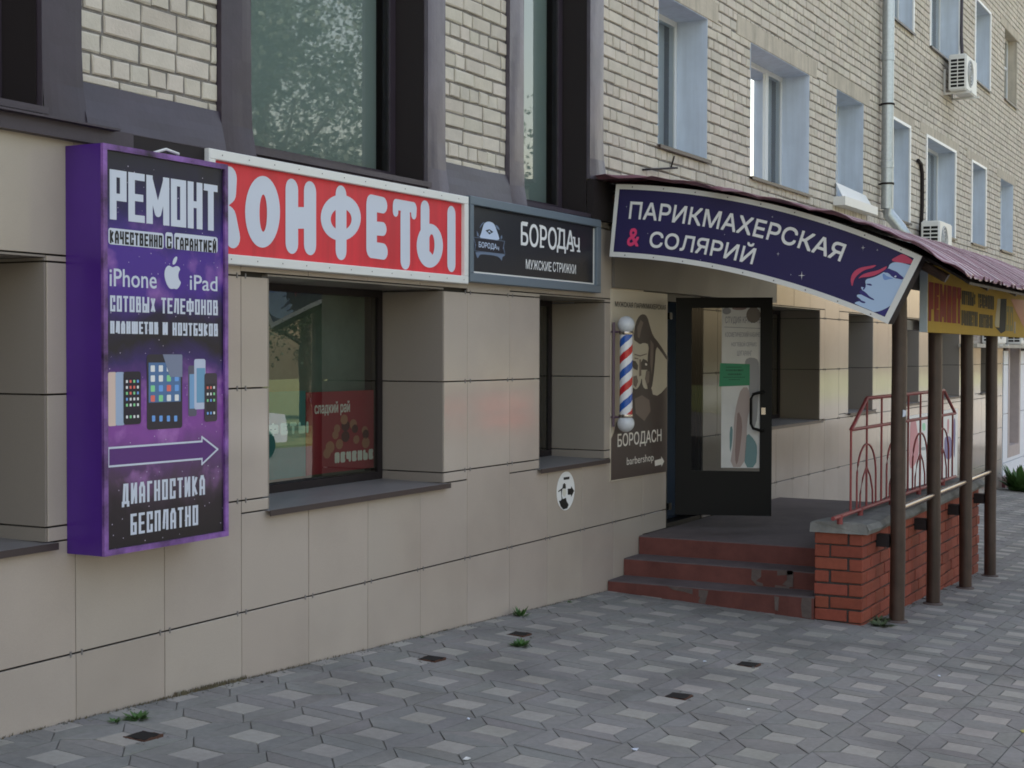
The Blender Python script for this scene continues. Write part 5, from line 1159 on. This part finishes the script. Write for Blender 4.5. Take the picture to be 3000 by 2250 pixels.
# ================================================================== ACROSS THE STREET (seen in the glass and the polished tiles)
tree = thing('street_tree', 'leafy street tree reflected in the tall windows, across the road', 'tree', (20, -20, -.7), 'trees across the road')
def make_tree():
    rr = random.Random(3); m = MB(); base = Vector((20, -20, -.7))
    m.tube([base, base + Vector((.1, 0, 2)), base + Vector((.0, .1, 4)), base + Vector((.1, 0, 6.5))], .2, 10, rs=[.26, .2, .15, .07])
    for k in range(9):
        a = k * 2.4; h = 2.4 + k * .42; L_ = 2.6 - k * .15; p = base + Vector((0, 0, h)); m.tube([p, p + Vector((math.cos(a) * L_ * .5, math.sin(a) * L_ * .5, .8)), p + Vector((math.cos(a) * L_, math.sin(a) * L_, 1.9))], .05, 6, rs=[.09, .05, .02])
    m.build('trunk', M_bark, tree, smooth=True)
    m = MB(); cl = [(Vector((rr.gauss(0, 1.5), rr.gauss(0, 1.5), rr.uniform(2.6, 8.4))), rr.uniform(.6, 1.15)) for _ in range(74)]
    for c, r_ in cl:
        fall = 1 - max(0, (c.z - 5.5) / 4.5); c.x *= fall + .1; c.y *= fall + .1
        for _ in range(380):
            d = Vector((rr.gauss(0, 1), rr.gauss(0, 1), rr.gauss(0, 1))); d.normalize(); p = base + c + d * r_ * rr.uniform(.45, 1.05); s = rr.uniform(.035, .075)
            u_ = Vector((rr.gauss(0, 1), rr.gauss(0, 1), rr.gauss(0, 1))).normalized(); w_ = u_.cross(d).normalized(); m.face([p - u_ * s, p + w_ * s * .6, p + u_ * s, p - w_ * s * .6])
    m.build('crown', M_crown, tree)
make_tree()
for i, (x, y, s) in enumerate(((12, -19.5, .95), (27.5, -20, 1.6), (5, -20.5, 1.), (33, -22, 1.05), (38, -24, .55), (45, -25, .6), (-3, -21, 1.), (56, -27, .6), (70, -28, .7))):
    t = copy_thing(tree, (x, y, -.7), i * 1.3, None); t.scale = (s, s, s)
    t['label'] = ['leafy tree across the road, facing the left tall window', 'tallest leafy tree across the road, mirrored in the tall window', 'leafy tree across the road opposite the purple light box', 'broad leafy tree just right of the tallest tree across the road', 'small young tree across the road beyond the red car', 'small tree across the road, second beyond the red car', 'leafy tree across the road farthest to the left', 'small distant tree across the road near the street end', 'most distant tree across the road'][i]
tree['label'] = 'leafy street tree across the road, just left of the tallest one'
def car(name, label, col, loc):
    c = thing(name, label, 'car', (0, 0, 0), 'cars parked across the road'); cm = mat('car_paint_' + str(col), col, .25, coat=.6)
    side = [(-2.1, .35), (-2.15, .75), (-1.95, .95), (-1.2, 1.02), (-.55, 1.42), (.75, 1.46), (1.45, 1.05), (2.05, .98), (2.15, .6), (2.1, .35)]
    m = MB(); m.prism([(x, -.82, z) for x, z in side], (0, 1.64, 0)); m.build('body', cm, c)
    for y in (-.825, .825):
        m = MB(); m.prism([(x, y, z) for x, z in [(-1.05, 1.02), (-.5, 1.36), (.7, 1.39), (1.25, 1.05)]], (0, .004 if y > 0 else -.004, 0)); m.build('side_window', M_glass_dark, c)
    m = MB(); m.prism([(-1.22, -.7, 1.03), (-1.22, .7, 1.03), (-.60, .62, 1.41), (-.60, -.62, 1.41)], (-.01, 0, .01)); m.build('windscreen', M_glass_dark, c)
    for x in (-1.35, 1.35):
        for y in (-.75, .75):
            m = MB(); m.tube([(x, y - .1, .32), (x, y + .1, .32)], .32, 20); w = m.build('wheel', M_blackmetal, c, smooth=True)
    c.location = loc; return c
red = (.55, .03, .02); wht = (.75, .75, .75)
car('parked_car', 'red car parked across the road, seen as a glow in the tiles', red, (30.5, -15.2, -.72))
for i, x in enumerate((9, 14.5, 20, 40, 46, 52)): car('parked_car', '' + ['pale grey car parked across the road, leftmost', 'white car parked across the road, second from the left', 'pale grey car parked across the road, left of the red car', 'white car parked across the road, right of the red car', 'pale grey car parked across the road, second right of the red car', 'white car parked across the road, farthest right'][i], wht if i % 2 else (.5, .52, .55), (x, -15.4 - .2 * (i % 2), -.72))
